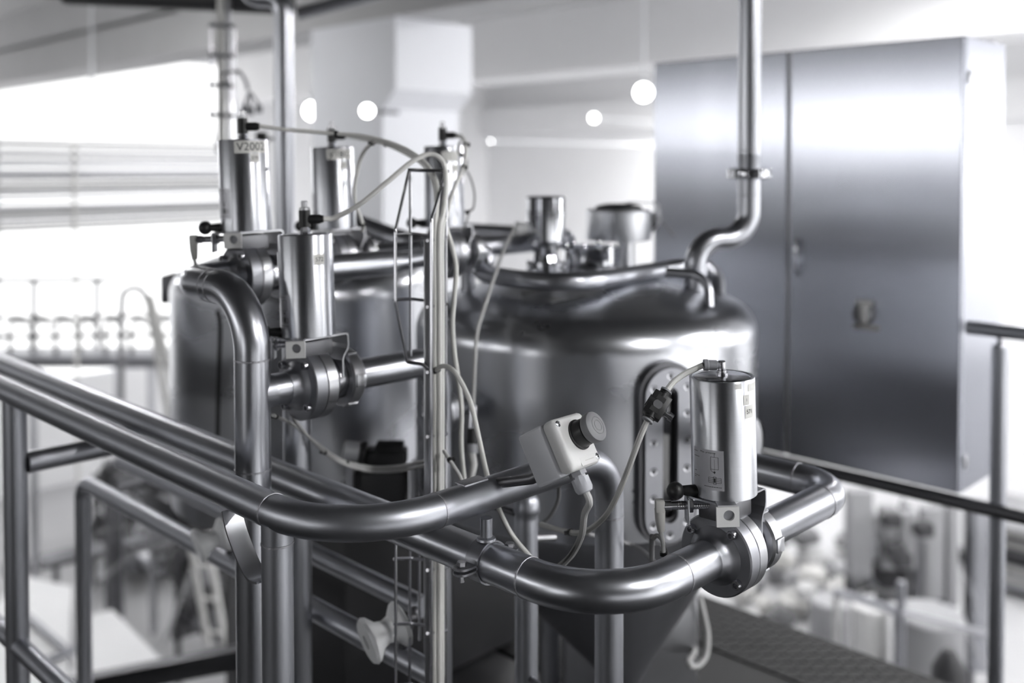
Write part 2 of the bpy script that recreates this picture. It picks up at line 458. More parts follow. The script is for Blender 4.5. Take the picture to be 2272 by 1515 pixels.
def valve(label, pos, tags, R=.0455, h0=.084, H=.166, tilt=1.6, top='tee', top_az=None, sensor=True, foil=True, flanges=True, frs=.058, plug_drop=.05, knob=True, fdaz=-43, fzz=.044):
    Mt = Matrix.Rotation(0, 3, 'Z')
    t = thing('pneumatic_valve', label, 'valve', pos, Mt)
    L = lambda *a, **k: part(*a, local=True, **k)
    # tilt of the actuator about the viewing direction
    TL = Matrix.Rotation(math.radians(tilt), 4, FWD) if tilt else Matrix.Identity(4)
    TL = Matrix.Translation((0, 0, h0)) @ Matrix.Rotation(math.radians(-tilt), 4, FWD) @ Matrix.Translation((0, 0, -h0))
    def A(name, bm, mt, parent=t, smooth=35, label=None):
        bm.transform(TL); return part(name, bm, mt, parent, local=True, smooth=smooth, label=label)
    # body between the pipes -------------------------------------------------
    bm = BM(); lathe(bm, (-.047, 0, 0), U, [(0, 0), (0, .027), (.012, .0285), (.0185, .033), (.0225, .040), (.0235, .041), (.0242, .0395), (.0249, .0425), (.026, .044), (.026, 0)], 48)
    L('neck', bm, M['valve'], t)
    bm = BM(); lathe(bm, (-.0235, 0, 0), U, [(0, 0), (0, frs - .002), (.002, frs), (.022, frs), (.0228, frs - .0006), (.0228, 0)], 56); L('front_flange', bm, M['valve'], t)
    bm = BM(); lathe(bm, (.0003, 0, 0), U, [(0, 0), (0, frs - .0006), (.0008, frs), (.019, frs), (.021, frs - .002), (.021, 0)], 56); L('rear_flange', bm, M['plate'], t)
    for k in range(4):
        a = math.radians(38 + 90 * k)
        p = V3((-.0235, .0475 * math.cos(a), .0475 * math.sin(a)))
        bm = BM(); lathe(bm, p, -U, [(-.001, 0), (-.001, .0068), (.0075, .0068), (.0088, .0058), (.0088, .0036), (.004, .0034), (.004, 0)], 20)
        L('bolt', bm, M['screw'], t)
    bm = BM(); lathe(bm, (.0215, 0, 0), U, [(0, 0), (0, .039), (.005, .037), (.009, .0335), (.014, .0335), (.0165, .036), (.021, .036), (.0235, .0325), (.036, .0325), (.036, 0)], 48)
    L('union_neck', bm, M['lid'], t)
    bm = BM()
    lathe(bm, (.058, 0, 0), U, [(0, .0335), (0, .044), (.003, .0475), (.0225, .0475), (.027, .044), (.028, .034), (.028, 0.0272)], 48)
    L('union_nut', bm, M['plate'], t)
    for k in range(5):
        a = 2 * PI * k / 5 + .6
        bm = BM(); e = V3((0, math.cos(a), math.sin(a))); f = U.cross(e)
        box(bm, V3((.0722, 0, 0)) + e * .047, (.019, .0205, .005), U, f, e, bevel=.0012); L('nut_lug', bm, M['plate'], t)
    # bracket -----------------------------------------------------------------
    prof = [(-.046, h0 - .0015), (.052, h0 - .0015), (.056, h0 - .0045), (.056, h0 - .021), (.054, h0 - .028), (.0465, h0 - .038), (.044, h0 - .045), (.044, h0 - .075)]
    bm = BM(); ribbon(bm, [V3((x, 0, z)) for x, z in fillet([(a, 0, b) for a, b in prof], .004, 4) and [(p.x, p.z) for p in fillet([(a, 0, b) for a, b in prof], .004, 4)]], V, .066, .0026)
    A('mounting_bracket', bm, M['plate'])
    bm = BM(); bx(bm, -.03, .03, -.026, .026, h0 - .034, h0 - .006, .004); A('yoke', bm, M['dark'])
    bm = BM(); cyl(bm, (0, 0, .05), (0, 0, h0 - .02), .014, 24); L('stem', bm, M['dark'], t)
    to = (-FWD); lf = -RIGHT
    # square indicator plate facing the aisle
    c0 = V3((to.x * .0575, to.y * .0575, h0 - .0135)) + lf * .009
    hole = [(.0075 * math.cos(2 * PI * k / 24 + PI/4) + .0015, .0075 * math.sin(2 * PI * k / 24 + PI/4) + .002) for k in range(24)]
    sq = []
    for k in range(24):
        a = 2 * PI * k / 24 + PI/4; m = max(abs(math.cos(a)), abs(math.sin(a))); sq.append((.0155 * math.cos(a) / m, .0135 * math.sin(a) / m))
    bm = BM(); ring_prism(bm, sq, hole, c0, RIGHT, ZUP, .004); A('indicator_plate', bm, M['boxp'])  # bright reflection of sheet metal put into a light plain colour
    bm = BM(); cyl(bm, c0 + FWD * .016 + RIGHT * .0015 + ZUP * .002, c0 + FWD * .001 + RIGHT * .0015 + ZUP * .002, .0078, 20); A('indicator_pin', bm, M['valve'])
    bm = BM(); box(bm, c0 + ZUP * .014 + FWD * .008, (.026, .02, .003), RIGHT, FWD, ZUP); A('plate_lug', bm, M['plate'])
    # actuator ------------------------------------------------------------------
    bm = BM(); lathe(bm, (0, 0, h0), ZUP, [(0, 0), (0, R - .002), (.0015, R), (H - .0012, R), (H, R - .0008), (H, R - .0032), (H - .003, R - .0036), (H - .003, 0)], 72)
    act = A('actuator_cylinder', bm, M['can'])
    bm = BM(); lathe(bm, (0, 0, h0 + H - .003), ZUP, [(0, R - .006), (.0022, R - .0065), (.0034, R - .009), (.0034, 0)], 56); A('lid', bm, M['lid'])
    tz = h0 + H
    lf = -RIGHT
    if top == 'elbow':
        bm = BM(); lathe(bm, (0, 0, tz), ZUP, [(-.004, 0), (-.004, .0085), (.0045, .0085), (.0045, .0066), (.008, .0066), (.0085, .0055), (.011, .0058), (.020, .0058), (.0212, .0048), (.0212, 0)], 6 if False else 24); f_ = A('air_fitting', bm, M['screw'])
        bm = BM(); lathe(bm, (0, 0, tz + .0152), (lf + ZUP * .03), [(0, 0), (0, .0055), (.007, .0055), (.0075, .0068), (.019, .0072), (.020, .008), (.0255, .008), (.0255, 0)], 24); A('push_collar', bm, M['greyp'], f_)
    elif top == 'tee':
        bm = BM(); lathe(bm, (0, 0, tz), ZUP, [(0, 0), (0, .0085), (.009, .0085), (.009, .0062), (.012, .0062), (.012, 0)], 6); A('hex_nut', bm, M['screw'])
        bm = BM(); lathe(bm, (0, 0, tz + .0115), ZUP, [(0, 0), (0, .0095), (.028, .0095), (.028, 0)], 24)
        lathe(bm, (0, 0, tz + .024), RIGHT, [(.007, 0), (.007, .0078), (.024, .0078), (.031, .0055), (.031, 0)], 20); f_ = A('air_fitting', bm, M['black'])
        bm = BM(); lathe(bm, (0, 0, tz + .0395), ZUP, [(0, 0), (0, .0088), (.004, .0085), (.005, .0055), (.014, .0055), (.0155, .004), (.0155, 0)], 20); A('clear_cap', bm, M['clear'])
    # vent fitting and sensor towards the image side -----------------------------
    if knob:
        k0 = lf * (R - .002) + ZUP * (h0 + .008) + to * .012
        bm = BM(); tube(bm, [k0 - lf * .004, k0 + lf * .012, k0 + lf * .02 + ZUP * .001], [.0085, .0075, .006], 18)
        bmesh.ops.create_uvsphere(bm, u_segments=20, v_segments=12, radius=.0125, matrix=Matrix.Translation(k0 + lf * .028))
        A('vent_plug', bm, M['black'])
    if sensor:
        s0 = lf * .020 + to * .012 + ZUP * (h0 - .0125)
        bm = BM(); cyl(bm, s0, s0 + lf * .062, .006, 24)
        for k in range(14):
            lathe(bm, s0 + lf * (.006 + .0032 * k), lf, [(0, .0060), (.0012, .0063), (.0026, .0060)], 20)
        sn = A('proximity_sensor', bm, M['screw'])
        bm = BM(); lathe(bm, s0 + lf * .028, lf, [(0, 0), (0, .0105), (.005, .0105), (.005, 0)], 6); A('lock_nut', bm, M['screw'], sn)
        bm = BM(); box(bm, s0 + lf * .036 - ZUP * .006, (.0025, .03, .036), lf, FWD, ZUP, bevel=.0008); A('sensor_bracket', bm, M['plate'])
        bm = BM(); lathe(bm, s0 + lf * .058, lf, [(0, 0), (0, .0072), (.012, .0075), (.012, 0)], 12); A('coupling_nut', bm, M['screw'], sn)
        pl = s0 + lf * .074
        bm = BM(); box(bm, pl + ZUP * .0, (.013, .015, .017), lf, FWD, ZUP, bevel=.002)
        tube(bm, [pl - ZUP * .004, pl - ZUP * .02, pl - ZUP * .036 - lf * .001], [.0078, .0072, .0052], 14); A('sensor_plug', bm, M['beige'])
        bm = BM(); q = pl - ZUP * .035
        tube(bm, spline([q, q - ZUP * plug_drop * .35 - lf * .003, q - ZUP * plug_drop * .7 - lf * .004, q - ZUP * plug_drop - lf * .009], 6), .0032, 10); cb = A('sensor_cable', bm, M['hose2'])
        bm = BM(); lathe(bm, q - ZUP * plug_drop * .62 - lf * .0035, -ZUP, [(0, .0031), (0, .0052), (.005, .0052), (.005, .0031)], 14); A('cable_tie', bm, M['black'], cb)
    # labels --------------------------------------------------------------------
    for kind, txt, daz, z, w, h, sz in tags:
        az = CAMDIR + math.radians(daz)
        bm = BM(); sticker(bm, R + .0004, az, h0 + z, w, h)
        o = A('number_label' if kind != 'scrap' else 'torn_label', bm, M['paper'], act)
        if txt:
            bm = BM(); put_geo(bm, text_geo(txt, sz), cyl_map(R + .0007, az, h0 + z)); A('label_print', bm, M['ink'], act, smooth=0)
    if foil:
        az = CAMDIR + math.radians(fdaz); w, h = .050, .0555; fz = fzz; sv = .84
        bm = BM(); sticker(bm, R + .0004, az, h0 + fz, w, h, 18); A('type_label', bm, M['foil'], act)
        g2 = [[], []]
        stroke(g2, [(.004, .010), (.004, -.008)]); stroke(g2, [(.004, -.008), (.016, -.008)]) 
        g2 = [[], []]
        x0 = .012
        stroke(g2, [(x0 - .0055, .022), (x0 + .0055, .022), (x0 + .0055, .002), (x0 - .0055, .002), (x0 - .0055, .022)])
        stroke(g2, [(x0, .029), (x0, .022)]); stroke(g2, [(x0, .018), (x0, -.006)], .0003)
        stroke(g2, [(x0 - .0055, .002), (x0 - .0045, -.001), (x0 - .001, -.004)])
        stroke(g2, [(x0 - .0012, -.002), (x0, -.0048), (x0 + .0012, -.002), (x0 - .0012, -.002)], .0009)
        for dy in (-.012, -.0148, -.0176, -.0204):
            stroke(g2, [(x0 - .009, dy), (x0 + .009, dy)])
        stroke(g2, [(x0 - .009, -.012), (x0 - .009, -.0204)]); stroke(g2, [(x0 + .009, -.012), (x0 + .009, -.0204)])
        stroke(g2, [(x0 - .002, -.0105), (x0 + .002, -.0105), (x0 + .002, -.0225), (x0 - .002, -.0225), (x0 - .002, -.0105)], .0006)
        stroke(g2, [(x0, -.013), (x0, -.0195)], .0022)
        put = []
        bm = BM(); put_geo(bm, g2, (lambda u, v, f=cyl_map(R + .0007, az, h0 + fz): f(u, v * sv))); A('valve_diagram', bm, M['ink'], act, smooth=0)
        bm = BM(); tg = text_geo('Max. pressure', .0042); tg = ([(u + .002, v + .0285) for u, v in tg[0]], tg[1])
        put_geo(bm, tg, (lambda u, v, f=cyl_map(R + .0007, az, h0 + fz): f(u, v * sv))); A('label_print', bm, M['ink'], act, smooth=0)
        gl = [[], []]
        random.seed(4)
        for y, x1, x2 in ((.027, -.0235, -.0145), (.0185, -.023, -.012), (-.006, -.023, -.018), (-.0135, -.023, -.0125), (-.0165, -.023, -.019), (-.0275, -.004, .0215)):
            x = x1
            while x < x2:
                l = random.uniform(.0012, .0032); bar2d(gl, x, y, min(x + l, x2), y, .0009); x += l + .0006
        bm = BM(); put_geo(bm, gl, (lambda u, v, f=cyl_map(R + .0007, az, h0 + fz): f(u, v * sv))); A('label_print', bm, M['ink'], act, smooth=0)
    return t, TL

pv = {}
t, TL = valve('brushed pneumatic valve numbered 571 in front of the tank sight glass', v571,
      [('num', '571', 40, .123, .0175, .0175, .0084), ('scrap', 'I', 33, .140, .011, .014, .006), ('scrap', '', 52, .156, .024, .010, 0), ('scrap', '', 16, .160, .010, .007, 0)], top='elbow', sensor=True)
pv['571'] = (t, TL)
t, TL = valve('tall brushed pneumatic valve numbered 572 beside the steel riser', v572,
      [('num', '572', 40, .128, .0185, .017, .0098)], R=.0448, h0=.081, H=.168, tilt=1.6, knob=True, sensor=True, plug_drop=.02, fdaz=-58)
pv['572'] = (t, TL)
t, TL = valve('pneumatic valve marked V2002 at the bent top of the riser', v2002,
      [('num', 'V2002', 33, .152, .062, .022, .0205), ('num', '570', 40, .132, .017, .016, .0085)], R=.0458, h0=.081, H=.166, tilt=1.8, fdaz=-52, fzz=.052)
pv['2002'] = (t, TL)
v1802 = W(743, 573, 2.13); v1802.z = z2
t, TL = valve('pneumatic valve marked V1802 behind valve 572', v1802,
      [('num', 'V1802', 33, .160, .062, .022, .0205), ('num', '573', 40, .137, .017, .016, .0085)], R=.0458, h0=.064, H=.176, tilt=1.6, sensor=False, fdaz=-70, fzz=.05)
pv['1802'] = (t, TL)
v4 = W(986, 566, 2.2); v4.z = z2 + .004
t, TL = valve('pneumatic valve half hidden behind the top of the wire cable tray', v4,
      [('num', '', 25, .155, .04, .022, 0), ('num', '', 38, .128, .017, .016, 0)], R=.0458, h0=.062, H=.178, tilt=1.0, sensor=False, foil=False)
pv['v4'] = (t, TL)

# ------------------------------------------------------------------ pipes behind the valves
flange_pipe('outlet_pipe', 'dark steel pipe running from valve 572 behind the cable tray to the tank', [v572 + U * .086, (1.205, v572.y, z572), (1.205, v572.y, -.6)], .0262, .055)
q = v2002
t = thing('connecting_pipe', 'dark steel pipe from valve V2002 behind valve 572 to the tank top', 'pipe', (q.x + .09, q.y, z2))
bm = BM(); tube(bm, [q + U * .086, q + U * .335, q + U * .36, (v4.x - .048, q.y + .02, z2 + .004)], [.0265, .0265, .0205, .0205], 32); part('tube', bm, M['pipe'], t)
ex = q.x + .105
bm = BM(); cyl(bm, (ex, q.y, -.2), (ex, q.y, z2 - .028), .0262, 32); t2 = t
part('drop_leg', bm, M['pipe'], t)
flange_pipe('connecting_pipe', 'steel pipe from valve V1802 passing behind the cable tray', [v1802 + U * .086, (2.05, v1802.y, z2), (2.05, 2.2, z2)], .0262, .07)
flange_pipe('connecting_pipe', 'dark pipe sloping down behind valve V1802 to the tank line', [W(770, 487, 2.75), W(870, 525, 2.6), W(960, 552, 2.5)], .026, .05)
flange_pipe('tank_inlet_pipe', 'steel pipe bending in front of the tank dome fittings', [(v4.x + .087, v4.y, z2), (v4.x + .15, v4.y, z2), W(1060, 606, 2.26), Wz(1247, 634, 1.305), W(1470, 598, 2.34), W(1505, 592, 2.37), W(1590, 588, 2.44), W(1592, 672, 2.36)], .0202, [.03, .06, .12, .1, .05, .075], seams=[])
st_ = W(1038, 640, 2.3)
bm = BM(); cyl(bm, (st_.x, st_.y, 1.20), (st_.x, st_.y, 1.335), .017, 24)
solo('inlet_stub', bm, M['pipe'], 'short upright steel stub under the tank inlet pipe beside the cable tray', 'pipe')
flange_pipe('sampling_pipe', 'thin bent steel pipe entering the tank dome beside the larger elbow', [W(1478, 604, 2.19), W(1571, 610, 2.16), W(1574, 702, 2.13)], .0105, .045, seg=20)

# ================================================================== emergency stop box
ec = W(1282, 976, 1.318)
aw = ray(1277, 979).normalized(); rt = RIGHT; up = rt.cross(aw).normalized()
loc2 = lambda x, y, z: (rt * x + up * y + aw * z).normalized()
e1 = loc2(.576, .178, .797); e2 = loc2(.397, -.914, -.083)
e2 = (e2 - e1 * e1.dot(e2)).normalized(); nrm = e1.cross(e2)
if nrm.dot(aw) > 0: nrm = -nrm
t = thing('emergency_stop_box', 'light grey emergency stop box with a round mushroom button on the guardrail', 'emergency stop', ec - nrm * .05 + e2 * .036)
wB, hB, dB = .072, .073, .067
bm = BM(); box(bm, ec - nrm * (dB * .5 + dB * .17), (wB, hB, dB * .66), e1, e2, nrm, bevel=.004, seg=3); part('box_base', bm, M['boxs'], t)
bm = BM(); box(bm, ec - nrm * (dB * .17), (wB, hB, dB * .36), e1, e2, nrm, bevel=.008, seg=4); lid = part('box_lid', bm, M['boxp'], t)
for a, b in ((-1, -1), (1, 1)):
    p = ec + e1 * (a * .0275) + e2 * (b * .028)
    bm = BM(); lathe(bm, p, nrm, [(-.003, 0), (-.003, .0044), (.0007, .0044), (.0012, .0036), (.0012, 0)], 20)
    s = part('lid_screw', bm, M['screw'], lid)
    bm = BM()
    box(bm, p + nrm * .00125, (.005, .0011, .0008), e1 + e2, e1 - e2, nrm); box(bm, p + nrm * .00125, (.0011, .005, .0008), e1 + e2, e1 - e2, nrm)
    part('screw_slot', bm, M['ink'], lid)
cB = ec + e1 * .006 - e2 * .006
bm = BM(); lathe(bm, cB, nrm, [(-.001, 0), (-.001, .021), (.003, .021), (.004, .019), (.018, .018), (.019, .0165), (.024, .0165), (.024, 0)], 40); part('button_collar', bm, M['black'], t)
bm = BM(); lathe(bm, cB, nrm, [(.021, 0), (.021, .0195), (.023, .0208), (.029, .0212), (.0325, .0202), (.0345, .017), (.0352, .0125), (.0348, .0121), (.0348, .0115), (.0354, .011), (.0357, .0075), (.0353, .0072), (.0353, .0066), (.0357, .0063), (.0358, 0)], 48); part('mushroom_button', bm, M['capgrey'], t)
bm = BM(); box(bm, ec + e2 * .0285 + e1 * .004 + nrm * .0003, (.036, .012, .001), e1, e2, nrm, bevel=.0004); part('name_plate', bm, M['boxp'], lid)
gl = [[], []]; random.seed(2); x = -.010
while x < .010:
    l = random.uniform(.001, .0024); bar2d(gl, x, 0, x + l, 0, .0009); x += l + .0005
bm = BM(); put_geo(bm, gl, lambda u, v: ec + e1 * (.006 + u) + e2 * (.0285 - v) + nrm * .0012); part('label_print', bm, M['beige'], lid, smooth=0)
g0 = ec + e2 * (hB / 2) - nrm * .022 + e1 * .0
bm = BM(); lathe(bm, g0 - e2 * .002, e2, [(0, 0), (0, .0125), (.008, .0125), (.008, 0)], 6); gb = part('cable_gland', bm, M['greyp'], t)
bm = BM(); lathe(bm, g0 + e2 * .006, e2, [(0, 0), (0, .0095), (.003, .0095), (.003, .0128), (.018, .0128), (.0225, .0105), (.024, .007), (.024, 0)], 10); part('gland_nut', bm, mat('gland_plastic', (.50, .51, .55), .4), t)
gend = g0 + e2 * .03
bk = ec - nrm * dB - e1 * .012 + e2 * .02
bm = BM(); tube(bm, [bk + nrm * .004, bk - nrm * .022, V3((bk.x - .02, RY, RZ + .012))], .0075, 12)
part('mounting_bolt', bm, M['dark'], t)
mb = V3((bk.x - .035, RY + .004, RZ + RR + .003))
bm = BM(); box(bm, mb + V3((-.02, 0, -.0035)), (.045, .022, .004), U, V, ZUP, bevel=.0018); part('weld_patch', bm, M['weld'], t)
# ================================================================== tanks
T1 = W(1297, 700, 2.33); T1 = V3((T1.x, T1.y, 0)); R1 = .40
T2 = W(667, 700, 3.0); T2 = V3((T2.x, T2.y, 0)); R2 = .38
print('tanks', T1, T2)
def tank_shell(bm, c, R, zb, zs, zc, kr=.07):
    p = [(zb, R)]
    p.append((zs - kr, R))
    for k in range(1, 11):
        a = PI / 2 * k / 10 * .86
        p.append((zs - kr + kr * math.sin(a), R - kr + kr * math.cos(a)))
    z0, r0 = p[-1]
    for k in range(1, 15):
        f = k / 14
        r = r0 * (1 - f)
        p.append((z0 + (zc - z0) * (1 - (r / r0) ** 2), r))
    lathe(bm, c, ZUP, p, 96)
t = thing('steel_tank', 'large domed steel tank with the long oval sight glass', 'tank', (T1.x, T1.y, .3))
bm = BM(); tank_shell(bm, T1, R1, .80, 1.245, 1.297, .075); shell = part('shell', bm, M['tank'], t)
bm = BM()
apx = W(1384, 1500, 2.36); top_c = V3((T1.x, T1.y, .80)); N = 64
rows = []
for f, rr in ((0, R1), (.02, R1 - .004), (.06, R1 * .95), (.5, R1 * .55), (1, .035)):
    cc = top_c.lerp(V3((apx.x, apx.y, .30)), f)
    rows.append([bm.verts.new(cc + V3((rr * math.cos(2*PI*k/N), rr * math.sin(2*PI*k/N), 0))) for k in range(N)])
for i in range(len(rows) - 1):
    for k in range(N): bm.faces.new((rows[i][k], rows[i][(k+1) % N], rows[i+1][(k+1) % N], rows[i+1][k]))
bm.faces.new(rows[-1])
part('cone_bottom', bm, M['valve'], t)  # darker steel than the shell: the cone's shading put into its colour
bm = BM(); cyl(bm, (apx.x, apx.y, .005), (apx.x, apx.y, .31), .036, 24); part('outlet_spout', bm, M['pipe'], t)
# oval sight glass
def on_tank(px, py, c=T1, R=R1):
    r = ray(px, py); o = CAMP - c
    a = r.x ** 2 + r.y ** 2; b = 2 * (o.x * r.x + o.y * r.y); cc = o.x ** 2 + o.y ** 2 - R * R
    s = (-b - math.sqrt(max(0, b * b - 4 * a * cc))) / (2 * a)
    return CAMP + r * s
sg = on_tank(1474, 1003)
n = V3((sg.x - T1.x, sg.y - T1.y, 0)).normalized(); tx = ZUP.cross(n)
hh = 402 / FPX * 1.93
bm = BM(); ring_prism(bm, stadium(.128, hh + .012, 14), stadium(.030, hh - .10, 14), sg - n * .03, tx, ZUP, .048); part('sight_glass_frame', bm, M['dark'], t)
bm = BM(); ring_prism(bm, stadium(.110, hh - .008, 14), stadium(.034, hh - .085, 14), sg + n * .018, tx, ZUP, .008); fr = part('sight_glass_clamp', bm, M['valve'], t)
bm = BM(); prism(bm, stadium(.034, hh - .085, 14), sg + n * .004, tx, ZUP, .003); part('sight_glass_pane', bm, M['glass'], t)
for z in (-.135, -.082, -.028, .028, .082, .135, None, 'b'):
    for s in (-1, 1):
        if z is None or z == 'b':
            if s < 0: continue
            p = sg + ZUP * ((hh / 2 - .02) * (1 if z is None else -1))
        else: p = sg + tx * (s * .037) + ZUP * z
        bm = BM(); lathe(bm, p + n * .0262, n, [(-.001, 0), (-.001, .0082), (.0002, .0078), (-.0006, .0035), (-.001, 0)], 20); part('countersunk_screw', bm, M['screw'], fr)
        bm = BM(); lathe(bm, p + n * .0264, n, [(0, 0), (0, .0036), (.0002, .0036), (.0002, 0)], 14); part('screw_socket', bm, M['ink'], fr)
# flanged nozzle on the side
nz = W(1012, 905, 2.0); na = (W(942, 916, 1.93) - nz); na.z = 0; na.normalize()
t2 = thing('tank_nozzle', 'small flanged nozzle with bolts on the tank side behind the cable tray', 'nozzle', nz)
bm = BM(); cyl(bm, nz - na * .06, nz + na * .05, .0195, 28); part('nozzle_tube', bm, M['pipe'], t2)
bm = BM(); lathe(bm, nz + na * .03, na, [(0, .019), (0, .043), (.011, .043), (.0118, .0415), (.013, .0415), (.0138, .043), (.025, .043), (.027, .04), (.027, 0)], 40); part('flange', bm, M['plate'], t2)
u_, v_, _ = frame(na)
for k in range(8):
    p = nz + na * .056 + (u_ * math.cos(PI*k/4+.3) + v_ * math.sin(PI*k/4+.3)) * .034
    bm = BM(); lathe(bm, p, na, [(0, 0), (0, .0055), (.006, .0055), (.0068, .003), (.0068, 0)], 6); part('bolt', bm, M['screw'], t2)
# cap on the far side, behind valve 571
cp = W(1668, 985, 2.12); ca = (RIGHT * .82 - FWD * .57).normalized()
t2 = thing('clamped_port', 'round clamped port cap on the tank side behind valve 571', 'port cap', cp - ZUP * .05)
bm = BM(); lathe(bm, cp - ca * .03, ca, [(0, .042), (.02, .042), (.022, .054), (.028, .057), (.036, .054), (.038, .05)], 44); part('clamp_ring', bm, M['plate'], t2)
bm = BM(); lathe(bm, cp + ca * .006, ca, [(0, .050), (.001, .042), (.002, .041), (.0025, .034), (.0035, 0)], 44); part('cap', bm, M['plate'], t2)
# worn labels on the dome
for px, py, w_, h_ in ((1188, 647, .06, .02), (1250, 662, .058, .022)):
    a_ = W(px, py, 2.1)
    for _ in range(30):                      # step along the view until the dome is met
        if a_.z < 1.297 - .055 * (math.hypot(a_.x - T1.x, a_.y - T1.y) / .33) ** 2: break
        a_ = CAMP + (a_ - CAMP) * 1.004
    nn_ = V3(((a_.x - T1.x) * .8, (a_.y - T1.y) * .8, 1)).normalized(); xx_ = (RIGHT + ZUP * .0 + FWD * .25); xx_ = (xx_ - nn_ * xx_.dot(nn_)).normalized()
    bm = BM(); box(bm, a_ + nn_ * .002, (w_, h_, .001), xx_, nn_.cross(xx_), nn_); part('worn_label', bm, M['hose3'], t)
# second tank
t2 = thing('steel_tank', 'dark steel tank behind the riser pipe and valve 572', 'tank', (T2.x, T2.y, .0))
bm = BM(); tank_shell(bm, T2, R2, .56, 1.255, 1.315, .075); part('shell', bm, M['tank'], t2)
bm = BM(); bx(bm, T2.x - .10, T2.x + .60, T2.y - .36, T2.y + .02, .003, .57, .02); part('base_skid', bm, M['paintdark'], t2)  # dark box added for the shade below this tank, covering bright floor
# legs
for tc, R in ((T1, R1), (T2, R2)):
    own = t if tc is T1 else t2
    for k, az in enumerate((55, 145, 235, 325)):
        if k in (1, 2) or (tc is T1 and k == 3): continue
        a = math.radians(az); p = V3((tc.x + (R - .02) * math.cos(a), tc.y + (R - .02) * math.sin(a), 0))
        bm = BM(); cyl(bm, (p.x, p.y, .002 if (tc is T1 or k == 3) else -3.2), (p.x, p.y, .84 if tc is T1 else .6), .028, 20); part('leg', bm, M['rail'], own)

# stand under the tank
sc_ = W(1392, 1450, 2.62)
bm = BM(); box(bm, (sc_.x, sc_.y, .223), (.345, .18, .44), RIGHT, FWD, ZUP, bevel=.006)
solo('support_column', bm, M['plate'], 'pale steel support column standing behind the tank cone', 'support')

# ------------------------------------------------------------------ fittings on the tank dome
def zdome(x, y, c=T1):
    r = math.hypot(x - c.x, y - c.y); return 1.297 - .055 * (r / .33) ** 2
p = W(1210, 600, 2.50); zb = zdome(p.x, p.y) - .004; p.z = zb
t = thing('level_sensor', 'chrome level sensor with a white cable gland on the tank dome', 'sensor', p)
k = 1.0
bm = BM(); lathe(bm, p, ZUP, [(0, 0), (0, .048), (.014, .05), (.018, .05), (.02, .044), (.024, .044), (.026, .05), (.034, .05), (.036, .034), (.05, .03), (.05, 0)], 40); part('clamp', bm, M['chrome'], t)
bm = BM(); lathe(bm, p, ZUP, [(.04, 0), (.04, .030), (.075, .030), (.080, .036), (.084, .051), (.089, .052), (.089, 0)], 40); part('neck', bm, M['chrome'], t)
bm = BM(); lathe(bm, p, ZUP, [(.088, 0), (.088, .050), (.146, .050), (.148, .0525), (.152, .0525), (.153, .049), (.156, .049), (.157, .0525), (.161, .0525), (.163, .050), (.196, .050), (.200, .047), (.202, .04), (.203, 0)], 48); part('housing', bm, M['chrome'], t)
gd = (-RIGHT * .95 - FWD * .25).normalized()
bm = BM(); lathe(bm, p + ZUP * .118 + gd * .046, gd, [(0, 0), (0, .017), (.02, .017), (.022, .0195), (.032, .0195), (.036, .016), (.036, 0)], 16); part('cable_gland', bm, M['white'], t)
lvl_out = p + ZUP * .118 + gd * .082
p = W(1312, 585, 2.56); p.z = zdome(p.x, p.y) - .006
t = thing('tank_port', 'low round steel port with a clamped lid on the tank dome', 'port', p)
bm = BM(); lathe(bm, p, ZUP, [(0, 0), (0, .072), (.012, .075), (.03, .075), (.03, .07), (.036, .064), (.036, 0)], 48); part('base_flange', bm, M['lid'], t)
bm = BM(); lathe(bm, p, ZUP, [(.034, .068), (.036, .074), (.078, .074), (.08, .070), (.08, .062), (.066, .062), (.066, 0)], 56); part('collar', bm, M['chrome'], t)
for k in range(6):
    a = k * PI / 3 + .4; q = p + V3((.068 * math.cos(a), .068 * math.sin(a), .08))
    bm = BM(); lathe(bm, q, ZUP, [(-.004, 0), (-.004, .006), (.006, .006), (.009, .004), (.009, 0)], 12); part('lid_bolt', bm, M['chrome'], t)
p = W(1388, 588, 2.72); p.z = zdome(p.x, p.y) - .02
t = thing('sight_lamp', 'short grey drum-shaped tank lamp with a dark lid and bracket', 'lamp', p)
bm = BM(); cyl(bm, p, p + ZUP * .16, .024, 28); part('neck', bm, M['plate'], t)
hc = p + ZUP * .158 - RIGHT * .02
bm = BM(); lathe(bm, hc, ZUP, [(0, 0), (0, .088), (.004, .09), (.080, .09), (.084, .087), (.084, 0)], 56); part('housing', bm, M['drum'], t)
bm = BM(); lathe(bm, hc + ZUP * .082, ZUP, [(0, .066), (.006, .066), (.013, .058), (.018, .035), (.019, 0)], 48); part('lid', bm, M['dark'], t)
bm = BM()
ribbon(bm, fillet([hc + RIGHT * .02 + ZUP * .103, hc + RIGHT * .112 + ZUP * .103, hc + RIGHT * .116 + ZUP * .05, hc + RIGHT * .075 + ZUP * .004], .014, 6), FWD, .03, .004); part('bracket', bm, M['plate'], t)
bm = BM(); box(bm, hc + RIGHT * .098 + ZUP * .05, (.018, .02, .05), RIGHT, FWD, ZUP, bevel=.003); part('latch', bm, M['dark'], t)
bm = BM(); tube(bm, spline([hc + RIGHT * .11 + ZUP * .06, hc + RIGHT * .135 + ZUP * .035, hc + RIGHT * .155 + ZUP * .01], 5), .0025, 8); part('safety_wire', bm, M['dark'], t)
p = W(1424, 592, 2.62); p.z = zdome(p.x, p.y) - .01
bm = BM(); lathe(bm, p, ZUP, [(0, 0), (0, .014), (.012, .014), (.012, .008), (.022, .008), (.022, 0)], 12); solo('vent_plug', bm, M['dark'], 'small dark plug on the tank dome under the drum-shaped lamp', 'plug')

